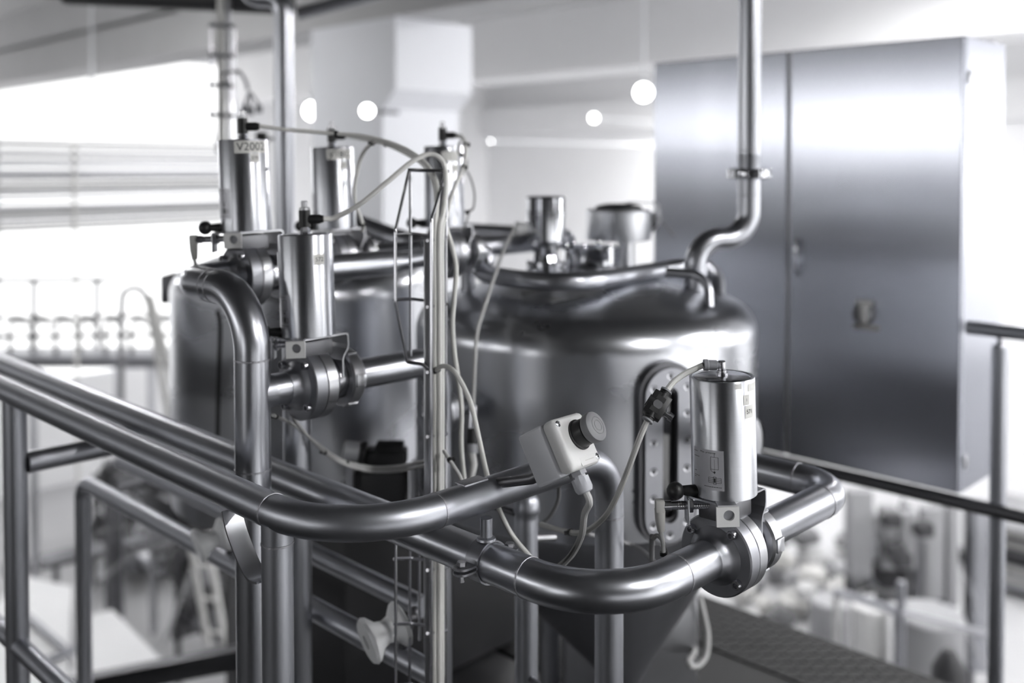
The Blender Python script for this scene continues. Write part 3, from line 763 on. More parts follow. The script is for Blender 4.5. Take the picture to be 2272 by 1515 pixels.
# ------------------------------------------------------------------ tall vent pipe into the dome
dF = 2.3
a0 = W(1661, 480, dF); e = W(1543, 600, 2.27)
zmid = W(1600, 529, dF).z
t = thing('vent_pipe', 'tall steel pipe with a union nut rising from the tank past the cabinet', 'pipe', (e.x, e.y, 1.27))
bm = BM(); tube(bm, fillet([(e.x, e.y, 1.26), (e.x, e.y, zmid), (a0.x, a0.y, zmid), (a0.x, a0.y, 1.58)], [.062, .062], 16), .0265, 32); part('offset_bend', bm, M['pipe'], t)
bm = BM(); cyl(bm, (a0.x, a0.y, 1.55), (a0.x, a0.y, 3.30), .0265, 32); part('riser', bm, M['pipe'], t)
zu = W(1655, 385, dF).z
bm = BM(); lathe(bm, (a0.x, a0.y, zu - .0135), ZUP, [(0, .026), (.001, .043), (.004, .047), (.023, .047), (.026, .043), (.027, .026)], 40); un = part('union_nut', bm, M['chrome'], t)
for k in range(6):
    a = k * PI / 3 + .3; bm = BM(); ev = V3((math.cos(a), math.sin(a), 0))
    box(bm, V3((a0.x, a0.y, zu)) + ev * .0472, (.02, .006, .02), ZUP.cross(ev), ev, ZUP, bevel=.0015); part('nut_lug', bm, M['chrome'], un)
for dz in (-.05, .055): weld_ring('w', (a0.x, a0.y, zu + dz), ZUP, .0265, t)

# ------------------------------------------------------------------ capped post
p = W(1168, 1300, 1.78)
t = thing('capped_standpipe', 'short steel standpipe with a domed cap below the grey box', 'standpipe', (p.x, p.y, -.3))
zt = W(1168, 1092, 1.78).z
bm = BM(); cyl(bm, (p.x, p.y, .002), (p.x, p.y, zt - .03), .0212, 28); part('tube', bm, M['rail'], t)
bm = BM(); lathe(bm, (p.x, p.y, zt - .07), ZUP, [(0, .0205), (0, .0218), (.022, .0218), (.03, .0212), (.036, .0245), (.046, .0245), (.058, .0225), (.066, .017), (.071, .009), (.072, 0)], 36); part('domed_cap', bm, M['rail'], t)
bm = BM(); cyl(bm, W(1142, 1138, 1.78), W(1088, 1120, 1.80), .006, 14); part('side_rod', bm, M['dark'], t)
bm = BM(); cyl(bm, (p.x, p.y, zt - .085), (p.x + .055, p.y - .02, zt - .092), .0075, 14); part('side_rod', bm, M['plate'], t)
bm = BM(); cyl(bm, W(1168, 1500, 1.78), W(1205, 1525, 1.72), .006, 12); part('side_rod', bm, M['dark'], t)

# ================================================================== wire cable tray
TD = 1.62
wt = thing('wire_cable_tray', 'upright wire mesh cable tray carrying hoses between the two tanks', 'cable tray', W(960, 1500, TD) - ZUP * .9)
WR = .0026
def wire(pts, r=WR, nm='wire', mt='screw'):
    bm = BM(); tube(bm, fillet(pts, .012, 5), r, 10); part(nm, bm, M[mt], wt)
dn, df = TD - .03, TD + .035
wire([W(908, 377, df), W(877, 512, dn), W(877, 668, dn), W(903, 803, TD)])
wire([W(910, 377, df), W(911, 790, df)])
wire([W(989, 383, df), W(957, 488, dn), W(957.5, 1900, dn)])
wire([W(990, 378, df), W(988.5, 1900, df)])
wire([W(905, 377, df), W(997, 380, df)], .0032)
wire([W(903, 803, TD), W(940, 808, TD), W(956, 830, TD)], .003, 'rung', 'dark')
for y1, y2, lo in ((520, 531, 1), (665, 678, 1), (0, 823, 0), (0, 966, 0), (0, 1108, 0), (1240, 1262, 2), (1385, 1402, 2), (1520, 1545, 2), (1660, 1690, 2)):
    if lo: wire([W(875, y1, dn), W(911, y1 - 2, df), W(948, y1 + 2, df + .01)], .0028, 'rung', 'dark' if lo == 1 else 'screw')
    wire([W(948, y2 + 3, dn), W(992, y2 - 4, df)], .0028, 'rung')
for x in (878, 909): wire([W(x, 1205, dn if x < 900 else df), W(x, 1900, dn if x < 900 else df)])
wire([W(930, 1225, df + .02), W(931, 1420, df + .02)])
bm = BM()
q0 = W(951, 530, TD + .02); q1 = W(951, 1900, TD + .02)
box(bm, ((q0.x + q1.x) / 2, (q0.y + q1.y) / 2, (q0.z + q1.z) / 2), (.012, .028, q0.z - q1.z), RIGHT, FWD, ZUP, bevel=.001); part('support_rail', bm, M['plate'], wt)

def hose(name, label, pts, r, mt='hose', n=8, ties=(), cat='hose', group=None, dens=10):
    t_ = thing(name, label, cat, min(pts, key=lambda q: q.z), group=group)
    P = spline(pts, n)
    bm = BM(); tube(bm, P, r, dens); part('tube', bm, M[mt], t_)
    for f in ties:
        i = max(1, min(len(P) - 2, int(f * (len(P) - 1)))); a = (P[i + 1] - P[i - 1]).normalized()
        bm = BM(); lathe(bm, P[i] - a * .0028, a, [(0, r * .9), (0, r + .0014), (.0056, r + .0014), (.0056, r * .9)], 14)
        u1, v1, _ = frame(a); box(bm, P[i] + u1 * (r + .003) , (.005, .006, .006), u1, a, None); part('cable_tie', bm, M['black'], t_)
    return t_
Wd = lambda L: [W(*q) for q in L]
HR = .0039
fit = lambda k, z, out, R=.0455: None
def tip(key, h):   # end of the black tee arm on top of a valve
    t_, TL = pv[key]
    return MW[t_.name] @ (TL @ (V3((0, 0, h)) + RIGHT * .031))
a572 = tip('572', .081 + .168 + .024); a2002 = tip('2002', .081 + .166 + .024); a1802 = tip('1802', .064 + .176 + .024); a4 = tip('v4', .062 + .178 + .024)
in_tray = lambda px, d: [W(px, 520, d), W(px + .5, 700, d), W(px, 1000, d), W(px, 1300, d), W(px, 1900, d)]
hose('air_hose', 'milky air hose arching from valve V2002 into the cable tray', [a2002] + Wd([(640, 288, 1.8), (725, 295, 1.8), (810, 303, 1.78), (880, 322, 1.74), (930, 350, 1.7), (960, 385, 1.66), (971, 430, 1.63)]) + in_tray(964, 1.612), HR, ties=(.19,))
hose('air_hose', 'milky air hose arching from valve V1802 into the cable tray', [a1802] + Wd([(800, 308, 2.0), (850, 318, 1.9), (905, 343, 1.8), (945, 372, 1.72), (966, 420, 1.65)]) + in_tray(969.5, 1.623), HR, ties=(.22,))
hose('air_hose', 'milky air hose rising from valve 572 over the top of the cable tray', [a572] + Wd([(745, 482, 1.63), (800, 452, 1.62), (860, 403, 1.62), (915, 358, 1.63), (955, 342, 1.64), (982, 358, 1.64), (990, 395, 1.635), (984, 470, 1.625)]) + in_tray(975, 1.612), HR + .0004)
hose('air_hose', 'looped milky hose hanging below the arched hoses beside valve V1802', Wd([(900, 332, 1.76), (868, 318, 1.79), (828, 317, 1.85), (803, 345, 1.9), (789, 395, 1.92), (787, 440, 1.93), (797, 475, 1.94), (806, 500, 1.95), (803, 512, 1.97)]), HR, ties=(.26, .86))
hose('air_hose', 'milky air hose curling down from the half hidden valve into the tray', [a4] + Wd([(1014, 301, 2.1), (1030, 310, 2.05), (1033, 345, 2.0), (1026, 375, 1.95), (1015, 400, 1.85), (1000, 440, 1.75), (992, 475, 1.68)]) + in_tray(981, 1.623), HR, ties=(.1, .2, .33))
hose('air_hose', 'thin looped hose beside the half hidden valve', Wd([(1028, 308, 2.08), (1019, 320, 2.07), (1020, 342, 2.06), (1034, 350, 2.05), (1036, 372, 2.03), (1022, 395, 1.98), (1012, 412, 1.95)]), .0028, 'hose2', ties=(.4,))
hose('sensor_cable', 'thin grey cable bowing out beside the half hidden valve', Wd([(1034, 375, 2.15), (1046, 400, 2.15), (1053, 432, 2.15), (1050, 462, 2.15), (1040, 468, 2.16), (1039, 480, 2.17), (1032, 500, 2.17), (1026, 512, 2.18)]), .0024, 'hose3', ties=(.62,), cat='cable')
hose('supply_hose', 'milky hose hanging in front of the tank beside the cable tray', Wd([(990, 505, 1.66), (1003, 548, 1.66), (1012, 595, 1.66), (1008, 660, 1.66), (1004, 720, 1.66), (1009, 790, 1.66), (1018, 850, 1.66), (1024, 910, 1.66), (1023, 985, 1.66), (1030, 1065, 1.67), (1034, 1100, 1.67)]), .0042, n=6)
hose('sensor_cable', 'long pale cable drooping from the chrome level sensor', [lvl_out] + Wd([(1122, 545, 2.3), (1098, 610, 2.06), (1075, 680, 1.98), (1059, 735, 1.94), (1054, 800, 1.91), (1050, 880, 1.9), (1050, 905, 1.9)]), .0040, 'hose2', cat='cable')
t_ = thing('cable_connector', 'inline grey plug with black collars behind the cable tray', 'connector', W(1044, 1040, 1.88))
bm = BM(); cyl(bm, W(1051, 900, 1.9), W(1048, 950, 1.89), .0075, 16); part('metal_end', bm, M['screw'], t_)
bm = BM(); cyl(bm, W(1048, 950, 1.89), W(1046, 985, 1.885), .010, 16); part('collar', bm, M['black'], t_)
bm = BM(); cyl(bm, W(1046, 985, 1.885), W(1045, 1005, 1.88), .0135, 12); part('coupling', bm, M['greyp'], t_)
bm = BM(); tube(bm, Wd([(1045, 1003, 1.88), (1051, 1030, 1.86), (1046, 1060, 1.85), (1040, 1110, 1.84)]), [.009, .0075, .006, .005], 12); part('tail', bm, M['hose2'], t_)
hose('air_hose', 'milky hose bending out of the cable tray and down behind the guardrail', Wd([(962, 824, TD - .02), (984, 812, 1.58), (1008, 824, 1.55), (1030, 860, 1.53), (1046, 900, 1.51), (1060, 960, 1.5), (1075, 1030, 1.49), (1088, 1080, 1.49), (1105, 1125, 1.5), (1135, 1185, 1.5), (1180, 1240, 1.48)]), .0039, n=6, ties=(.02,))
hose('box_cable', 'ivory cable hanging in a loop from the emergency stop box', [gend - e2 * .008, gend + e2 * .012] + Wd([(1297, 1140, 1.34), (1291, 1185, 1.36), (1272, 1225, 1.38), (1247, 1252, 1.40), (1222, 1264, 1.42), (1185, 1243, 1.46)]), .0048, 'hose2', n=8, cat='cable')
# short tubes near the rail
hose('air_hose', 'pair of short grey hoses dipping between the tray and the guardrail', Wd([(985, 1000, 1.6), (1000, 1024, 1.58), (1018, 1052, 1.57), (1026, 1072, 1.57)]), .0032, 'hose2', ties=(.3,))
# cables under valve 572
hose('sensor_cable', 'upper of the paired grey cables sagging under valve 572', Wd([(606, 921, 1.6), (650, 942, 1.75), (705, 985, 1.85), (755, 1020, 1.9), (820, 1036, 1.92), (885, 1034, 1.9), (945, 1022, 1.7)]), .0032, 'hose2', ties=(.02, .55), cat='cable')
hose('sensor_cable', 'lower of the paired grey cables sagging under valve 572', Wd([(645, 915, 1.68), (668, 950, 1.75), (720, 1003, 1.85), (765, 1030, 1.9), (825, 1045, 1.92), (890, 1043, 1.9), (945, 1032, 1.7)]), .0032, 'hose2', ties=(.34,), cat='cable')
hose('sensor_cable', 'thin dim cable hanging behind the steel riser', Wd([(483, 690, 2.5), (488, 720, 2.52), (487, 800, 2.54), (484, 900, 2.56), (482, 1000, 2.58)]), .0055, 'black', cat='cable')
# the black valve manifold between the tanks
mp = W(845, 1010, 2.15)
t_ = thing('valve_manifold', 'black valve manifold with a grey coil between the two tanks', 'manifold', W(845, 1120, 2.15))
bm = BM(); box(bm, W(850, 1012, 2.15), (.105, .05, .036), RIGHT, FWD, ZUP, bevel=.006); part('body', bm, M['black'], t_)
bm = BM(); cyl(bm, W(762, 1000, 2.12), W(802, 1004, 2.13), .022, 20); part('coil', bm, M['greyp'], t_)
bm = BM(); cyl(bm, W(800, 1004, 2.13), W(812, 1006, 2.13), .026, 20); part('coil_nut', bm, M['black'], t_)
bm = BM(); box(bm, W(865, 990, 2.13), (.06, .04, .018), RIGHT, FWD, ZUP, bevel=.004); part('cover', bm, M['blackm'], t_)
bm = BM(); box(bm, W(846, 1085, 2.2), (.118, .08, .095), RIGHT, FWD, ZUP, bevel=.004); part('box', bm, M['black'], t_)
for x in (780, 918):
    bm = BM(); bx_ = W(x, 1085, 2.16); box(bm, bx_, (.012, .05, .12), RIGHT, FWD, ZUP); part('bracket', bm, M['plate'], t_)
# ------------------------------------------------------------------ flow control on the hose of valve 571
f0 = W(1478, 868, 1.36); f1 = W(1437, 932, 1.34); ax = (f1 - f0).normalized(); L_ = (f1 - f0).length
sd = ax.cross(ray(1460, 900).normalized()).normalized(); nn = ax.cross(sd)
if nn.dot(ray(1460, 900)) > 0: nn = -nn
mid = f0.lerp(f1, .5)
t_ = thing('flow_control_valve', 'black inline flow control fitting on the hose in front of the sight glass', 'fitting', f1)
bm = BM(); lathe(bm, f0, ax, [(0, 0), (0, .0075), (.004, .0075), (.005, .0085), (L_ - .005, .0085), (L_ - .004, .0075), (L_, .0075), (L_, 0)], 20)
part('barrel', bm, M['black'], t_)
bm = BM(); ring_prism(bm, [(-.0105, -.0155), (.0105, -.0155), (.0105, .0155), (-.0105, .0155)], [(-.0075, -.0125), (.0075, -.0125), (.0075, .0125), (-.0075, .0125)], mid - nn * .001 + sd * -.001, sd, ax, -.0 + .011) if False else box(bm, mid + sd * .0, (.027, .036, .016), sd, ax, nn, bevel=.0015)
body = part('body', bm, M['black'], t_)
for a_, b_, w_, h_ in ((-.0, -.009, .013, .007), (0, .009, .013, .007)):
    bm = BM(); box(bm, mid + sd * a_ + ax * b_ + nn * .0082, (w_, h_, .001), sd, ax, nn); part('recess', bm, M['blackm'], body)
bm = BM(); lathe(bm, mid + nn * .008, nn, [(0, 0), (0, .0065), (.0006, .0065), (.0006, 0)], 20); part('direction_mark', bm, M['dark'], body)
sr = sd if sd.dot(RIGHT) > 0 else -sd
bm = BM(); lathe(bm, mid + sr * .009 + ax * .003, sr, [(0, 0), (0, .006), (.006, .006), (.006, .0042), (.012, .0042), (.012, .006), (.018, .006), (.018, 0)], 12); part('adjusting_screw', bm, M['screw'], t_)
bm = BM(); lathe(bm, mid - sr * .007, -sr, [(0, 0), (0, .0095), (.008, .009), (.008, 0)], 20); part('side_cap', bm, M['black'], t_)
for p_, s_ in ((f0, -1), (f1, 1)):
    bm = BM(); lathe(bm, p_ - ax * s_ * .001, ax * s_, [(0, 0), (0, .0085), (.0025, .0085), (.0025, 0)], 20); part('release_collar', bm, M['greyp'], t_)
t571, TL5 = pv['571']
tip571 = MW[t571.name] @ (TL5 @ (V3((0, 0, .084 + .166 + .0152)) + (-RIGHT + ZUP * .03).normalized() * .0255))
hose('air_hose', 'short milky hose linking valve 571 to the black flow control', [tip571] + Wd([(1545, 817, 1.385), (1520, 829, 1.38), (1496, 846, 1.37)]) + [f0 - ax * .001], .0042)
hose('air_hose', 'long milky hose curving down from the black flow control', [f1 + ax * .001] + Wd([(1420, 970, 1.345), (1396, 1035, 1.37), (1371, 1096, 1.40), (1345, 1142, 1.43), (1312, 1172, 1.46), (1280, 1182, 1.50), (1240, 1175, 1.56), (1200, 1163, 1.64)]), .0042, ties=(.8,))
hose('sensor_cable', 'thin grey cable crossing the tank below the sight glass', Wd([(1290, 1182, 1.52), (1330, 1190, 1.75), (1385, 1203, 1.89), (1420, 1218, 1.85), (1455, 1248, 1.6)]), .0034, 'hose3', cat='cable')
hose('sensor_cable', 'grey looped cable below the beige plug of valve 571', Wd([(1447, 1197, 1.44), (1458, 1188, 1.44), (1470, 1200, 1.43), (1480, 1232, 1.42)]), .0034, 'hose2', cat='cable')
hose('sensor_cable', 'grey cable hanging behind the bend of the product pipe', Wd([(1447, 1190, 1.45), (1446, 1230, 1.56), (1446, 1290, 1.92)]), .0042, 'hose3', cat='cable')
hose('sensor_cable', 'thin dim cable arcing behind the emergency stop box', Wd([(1240, 1078, 1.6), (1238, 1110, 1.66), (1222, 1142, 1.7), (1200, 1165, 1.72)]), .0034, 'hose3', cat='cable')
hose('drain_hose', 'pale hose looping beside the walkway behind the support column', Wd([(1552, 1325, 2.5), (1562, 1365, 2.5), (1570, 1410, 2.5), (1566, 1455, 2.48), (1545, 1478, 2.46), (1528, 1470, 2.46), (1540, 1445, 2.52), (1534, 1422, 2.56), (1520, 1412, 2.6)]), .0075, 'hose2')

# ================================================================== lower pipes, white rollers
flange_pipe('lower_rail', 'lower steel rail with a bent end standing behind the corner post', [(1.10, 2.768, -.4), (1.10, 2.768, .672), (1.10, 1.27, .672)], .0212, .05, 'rail', cat='rail')
m2a = W(640, 1222, 2.75); m2b = W(1010, 1385, 2.1)
m2b.z = m2a.z = .57; m2b.x = m2a.x = 1.27
flange_pipe('lower_rail', 'dark lower pipe running below the two tanks', [(1.27, 2.9, .663), (1.27, 1.5, .663)], .021, 0, 'rail', cat='rail')
def roller(px, py, d, label, k=1.0):
    p = W(px, py, d); a = (-RIGHT * .83 - FWD * .5 - ZUP * .26).normalized()
    t_ = thing('hose_roller', label, 'roller', p - ZUP * .045 * k)
    bm = BM(); lathe(bm, p - a * .042 * k, a, [(0, 0), (0, .020 * k), (.001, .036 * k), (.006 * k, .045 * k), (.014 * k, .043 * k), (.028 * k, .026 * k), (.042 * k, .0225 * k), (.056 * k, .027 * k), (.07 * k, .043 * k), (.077 * k, .046 * k), (.083 * k, .042 * k), (.084 * k, .014 * k), (.074 * k, .012 * k), (.074 * k, 0)], 40)
    part('spool', bm, M['white'], t_)
    bm = BM(); cyl(bm, p - a * .075 * k, p + a * .036 * k, .009 * k, 16); part('axle', bm, M['dark'], t_)
    bm = BM(); q = p - a * .068 * k; tube(bm, fillet([q, q + ZUP * .03 * k, V3((1.10, q.y + .05, .672))], .01), .008, 12); part('arm', bm, M['dark'], t_)
roller(855, 1402, 1.67, 'white spool-shaped roller beside the foot of the cable tray', .88)
roller(470, 1198, 2.1, 'white spool-shaped roller behind the steel support strap', .83)

# ================================================================== cabinet on the far railing
X0 = 2.945
ctl = Wx(1450, 130, X0); ctr = Wx(2140, 88, X0); cbr = Wx(2119, 1110, X0)
zt = (ctl.z + ctr.z) / 2; zb = .592
y0, y1 = ctr.y, ctl.y
print('cabinet', ctl, ctr, cbr, 'w', y1 - y0)
dp = .345
t = thing('control_cabinet', 'tall brushed steel two-door control cabinet on the far railing', 'cabinet', (X0 + dp / 2, (y0 + y1) / 2, zb))
ym = Wx(1748, 500, X0).y
bm = BM(); bx(bm, X0 + .018, X0 + dp, y0, y1, zb, zt, .004); part('body', bm, M['cab'], t, smooth=12)
dr = []
bm = BM(); bx(bm, X0, X0 + .017, y0 + .002, ym - .006, zb + .002, zt - .002, .004); dr.append(part('door', bm, M['cab'], t, smooth=12))
bm = BM(); bx(bm, X0, X0 + .017, ym + .006, y1 - .002, zb + .002, zt - .002, .004); dr.append(part('door', bm, M['cab'], t, smooth=12))
bm = BM(); bx(bm, X0 + .004, X0 + .018, ym - .0062, ym + .0062, zb + .004, zt - .004, .001); part('centre_seam', bm, mat('pale_seal', (.45, .45, .46), .5), t)
hp = Wx(1770, 570, X0)
bm = BM(); box(bm, (X0 - .002, hp.y, hp.z), (.006, .028, .125), bevel=.002); hd = part('handle', bm, M['cab'], dr[0])
bm = BM(); box(bm, (X0 - .014, hp.y - .004, hp.z + .005), (.02, .013, .10), bevel=.004); part('lever', bm, M['chrome'], hd)
bm = BM(); cyl(bm, (X0 - .002, hp.y + .006, hp.z - .03), (X0 - .008, hp.y + .006, hp.z - .03), .008, 16); part('key_lock', bm, M['dark'], hd)
kp = Wx(1918, 695, X0)
bm = BM(); lathe(bm, (X0 + .001, kp.y, kp.z), -U, [(0, 0), (0, .037), (.004, .037), (.006, .030), (.03, .027), (.034, .022), (.034, 0)], 32); kn = part('rotary_switch', bm, M['greyp'], dr[0])
bm = BM(); box(bm, (X0 - .036, kp.y - .012, kp.z + .004), (.012, .022, .058), bevel=.004); box(bm, (X0 - .012, kp.y - .004, kp.z + .034), (.02, .05, .016), bevel=.005); part('switch_grip', bm, M['boxp'], kn)
bm = BM(); box(bm, (X0 - .003, kp.y - .006, kp.z - .042), (.012, .082, .016), bevel=.004); part('switch_base', bm, M['beige'], kn)
bm = BM(); lathe(bm, (X0 + dp - .03, y0 + .03, zt - .002), ZUP, [(0, 0), (0, .014), (.012, .014), (.014, .010), (.014, 0)], 20); part('lifting_plug', bm, M['chrome'], t)
for z in (zb + .09, zt - .12):
    bm = BM(); bx(bm, X0 + .03, X0 + .05, y0 - .006, y0 + .002, z - .02, z + .02, .002); part('hinge_cover', bm, M['plate'], t)
# railing at the edge of the walkway
xr = 2.96
g = thing('walkway_railing', 'dark steel railing at the walkway edge under the cabinet', 'railing', (xr, 1.6, 0))
bm = BM(); tube(bm, [(xr - .022, 4.0, .572), (xr - .022, -1.2, .572)], .0205, 24); part('mid_rail', bm, mat('dark_rail_steel', (.13, .13, .135), .42, 1), g)
yp = Wx(2215, 1000, xr).y
bm = BM(); cyl(bm, (xr, yp, 0), (xr, yp, 1.035), .0225, 24); lathe(bm, (xr, yp, 1.035), ZUP, [(0, .0225), (.008, .02), (.012, .011), (.012, 0)], 24); part('post', bm, M['rail'], g)
ys = Wx(2147, 704, xr).y
bm = BM(); tube(bm, [(xr, ys, 1.083), (xr, -1.2, 1.083)], .0205, 24); part('top_rail', bm, M['rail'], g)
bm = BM(); cyl(bm, (xr, yp, 1.03), (xr, yp, 1.07), .008, 12); part('rail_pin', bm, M['rail'], g)
for yy in (3.6, -1.1):
    bm = BM(); cyl(bm, (xr, yy, 0), (xr, yy, 1.08), .0225, 24); part('post', bm, M['rail'], g)
# ================================================================== the hall
XA, XB, YA, YB, ZF, ZC = -6.0, 14.5, -5.0, 15.0, -3.2, 3.34
bm = BM(); bx(bm, XA, XB, YA, YB, ZF - .1, ZF); struct('floor', bm, M['floor'])
bm = BM(); bx(bm, XB, XB + .15, YA, YB, ZF, ZC); struct('wall_right', bm, M['wallw'])
bm = BM(); bx(bm, XA, XB, YB, YB + .15, ZF, ZC); struct('wall_back', bm, M['wallw'])
bm = BM(); bx(bm, XA - .15, XA, YA, YB, ZF, ZC); struct('wall_left', bm, M['wallg'])
bm = BM(); bx(bm, XA, XB, YA - .15, YA, ZF, ZC); struct('wall_front', bm, M['wallg'])
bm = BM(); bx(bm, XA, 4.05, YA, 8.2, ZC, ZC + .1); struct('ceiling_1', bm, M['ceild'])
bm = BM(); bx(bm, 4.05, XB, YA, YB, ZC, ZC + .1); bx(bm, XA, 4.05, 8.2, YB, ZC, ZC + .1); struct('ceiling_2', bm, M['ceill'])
# beams
bm = BM(); bx(bm, 4.087, 4.54, YA, YB, 2.543, 2.90); struct('ceiling_beam_1', bm, M['conc'])
bm = BM(); bx(bm, 4.22, 4.46, YA, YB, 2.90, 2.945); bx(bm, 4.095, 4.53, YA, YB, 2.945, ZC); struct('ceiling_beam_2', bm, M['conc'])
bm = BM(); bx(bm, 8.3, 9.05, YA, YB, 2.62, ZC); struct('ceiling_beam_3', bm, M['wallw'])
bm = BM(); bx(bm, XB - .25, XB, YA, YB, 2.2, 2.75); struct('trim_1', bm, M['wallw'])
# column with its corbel
cc = W(878, 200, 6.5); xc, yc_ = cc.x, cc.y
def corbel():
    bm = BM()
    zt, z1, z2 = 2.543, W(880, 197, 6.5).z, W(855, 240, 6.6).z
    poly = [(yc_ , zt), (yc_, z1), (yc_ + .14, z2), (yc_ + .14, ZF), (yc_ + .97, ZF), (yc_ + .97, zt)]
    prism(bm, poly, (xc, 0, 0), V, ZUP, .69)
    return bm
struct('column', corbel(), M['colm'])
# walkway around the tanks, plus an unseen strip added to shade the hall
bm = BM(); bx(bm, XA, .745, -1.6, 4.4, -.06, 0); bx(bm, XA, .3, 4.4, 11.5, -.06, 0); bx(bm, .745, 3.0, -1.6, 1.02, -.06, 0); bx(bm, 2.2, 2.675, 1.02, 4.4, -.06, 0)
struct('floor_deck', bm, M['deck'])
bm = BM(); bx(bm, 2.675, 2.985, 1.02, 4.4, -.06, .004)
for i in range(9):
    for j in range(46):
        p = V3((2.692 + i * .034, 1.04 + j * .034, .0045)); a = PI/4 if (i + j) % 2 else -PI/4
        d = V3((math.cos(a), math.sin(a), 0)); box(bm, p, (.029, .0085, .004), d, ZUP.cross(d), ZUP)
struct('floor_chequer_plate', bm, M['deck'])

# windows and added fill panels round the hall, as panes in frames
def window_or_fill(idx, axis, at, a0, a1, z0, z1, strength, bars=2):
    e = mat('daylight_%d' % idx, (1.0, 1.0, 1.0), .5, emit=abs(strength))
    fw = .05; s = -1 if strength < 0 else 1; strength = abs(strength)
    def rb(bm, u0, u1, w0, w1, t0, t1):
        if axis == 'x': bx(bm, at + s * t0, at + s * t1, u0, u1, w0, w1)
        else: bx(bm, u0, u1, at + s * t0, at + s * t1, w0, w1)
    bm = BM(); rb(bm, a0, a1, z0, z1, .01, .02); o = struct('window_%d' % idx, bm, e)
    bm = BM()
    for u in [a0 + (a1 - a0) * k / bars for k in range(bars + 1)]: rb(bm, u - fw / 2, u + fw / 2, z0, z1, .02, .06)
    for z in (z0, z1): rb(bm, a0, a1, z - fw / 2, z + fw / 2, .02, .06)
    struct('window_frame', bm, M['white'], o)
PANES = [('x', XA, 2.6, 5.6, 1.8, 2.4, 7), ('x', XA, 5.9, 8.9, 1.8, 2.4, 7), ('x', XA, -.5, 1.8, .2, 2.2, 1.8),
    ('y', YA, 2.6, 3.0, 1.2, 2.9, 9), ('y', YA, 4.6, 5.0, 1.2, 2.9, 9), ('y', YA, 6.6, 7.0, 1.2, 2.9, 9), ('y', YA, 8.6, 9.4, 1.2, 2.9, 9), ('y', YA, 10.8, 13.6, .6, 2.9, 10),
    ('y', YA, -3.2, 1.2, -1.6, 1.0, .4), ('y', YA, 1.3, 8.4, -1.6, 1.0, 1.25),  # low wide fill panels, added to brighten the tank's reflections
    ('y', YB, -5.6, .3, .0, 2.0, -.45), ('y', YB, 1.0, 8.6, -1.6, 3.25, -1.15), ('x', XB, -4, 3.6, -1.0, 1.7, -1.2)]  # first pane added out of view to lift the rail reflections
for i, (ax_, at, a0, a1, z0, z1, st) in enumerate(PANES): window_or_fill(i + 1, ax_, at, a0, a1, z0, z1, st, 2 if at == YB else max(2, round((a1 - a0) / 1.1)))

# tube fittings added out of view to brighten hall, walls and column
LP = [(6.8, 2.2), (8.6, .9), (9.4, -1.0), (9.0, -3.5), (1.4, 9.6), (10.6, 5.2), (13.0, 8.2), (2.3, 7.0), (5.6, -2.5)]
emd = {st: mat('tube_light_%d' % st, (1, 1, 1), .5, emit=st) for st in (80, 85, 90, 180)}; em = mat('tube_light', (1, 1, 1), .5, emit=LAMPS); emn = mat('tube_light_soft', (1, 1, 1), .5, emit=LAMPN)
LP += [(1.3, -2.0), (3.6, -2.0)]
for i, (x, y) in enumerate(LP):
    z = 2.62 if x > 10 or y > 9 else 2.95; st = 85 if y > 9 else LAMPS if x > 12 else 80 if x > 10 else 90 if (x < 3 and y > 6) else 180 if i < 4 else LAMPN
    t = thing('ceiling_lamp', 'long white tube light hung under the hall ceiling', 'lamp', (x, y, z), group='tube lights under the hall ceiling')
    bm = BM(); bx(bm, x - .12, x + .12, y - .75, y + .75, z + .02, z + .09, .01); part('housing', bm, M['white'], t)
    bm = BM(); bx(bm, x - (.09 if i < 7 else .045), x + (.09 if i < 7 else .045), y - .72, y + .72, z, z + .02); part('tube', bm, em if st == LAMPS else emn if st == LAMPN else emd[st], t)
    for s in (-.5, .5):
        bm = BM(); cyl(bm, (x, y + s, z + .09), (x, y + s, ZC), .008, 8); part('hanger', bm, M['white'], t)
# round flood lamps seen out of focus
em2 = mat('flood_light', (1, 1, 1), .5, emit=12)
for (px, py, d, r, lb) in ((694, 246, 8.0, .075, 'glowing round flood lamp on the column side nearest the tall ceiling pipe'), (815, 246, 6.3, .042, 'glowing round flood lamp fixed to the shaded face of the column'), (1428, 205, 9.5, .085, 'glowing round flood lamp beside the cabinet top'), (205, 238, 9.5, .05, 'glowing round flood lamp over the wall pipes'), (1318, 262, 12.5, .05, 'small flood lamp on the far wall behind the tank lamp'), (1089, 313, 12.0, .012, 'tiny round lamp glowing on the far white wall')):
    p = W(px, py, d); n_ = (CAMP - p).normalized()
    t = thing('flood_lamp', lb, 'lamp', p)
    bm = BM(); lathe(bm, p, n_, [(-.12, 0), (-.12, r * .5), (-.03, r * 1.05), (.01, r * 1.1), (.012, r * .95), (0, r * .95)], 24); part('housing', bm, M['greyp'], t)
    bm = BM(); lathe(bm, p, n_, [(.002, r * .94), (.006, 0)], 24); part('lens', bm, em2, t)
    if px == 815: 
        bm = BM(); cyl(bm, p - n_ * .1, (xc, p.y, p.z), .015, 10); part('arm', bm, M['greyp'], t)
    elif px in (1318, 1089):
        bm = BM(); cyl(bm, p - n_ * .1, (XB, p.y, p.z), .015, 10); part('arm', bm, M['white'], t)
    else:
        bm = BM(); cyl(bm, p - n_ * .1, (p.x, p.y, ZC), .015, 10); part('arm', bm, M['white'], t)

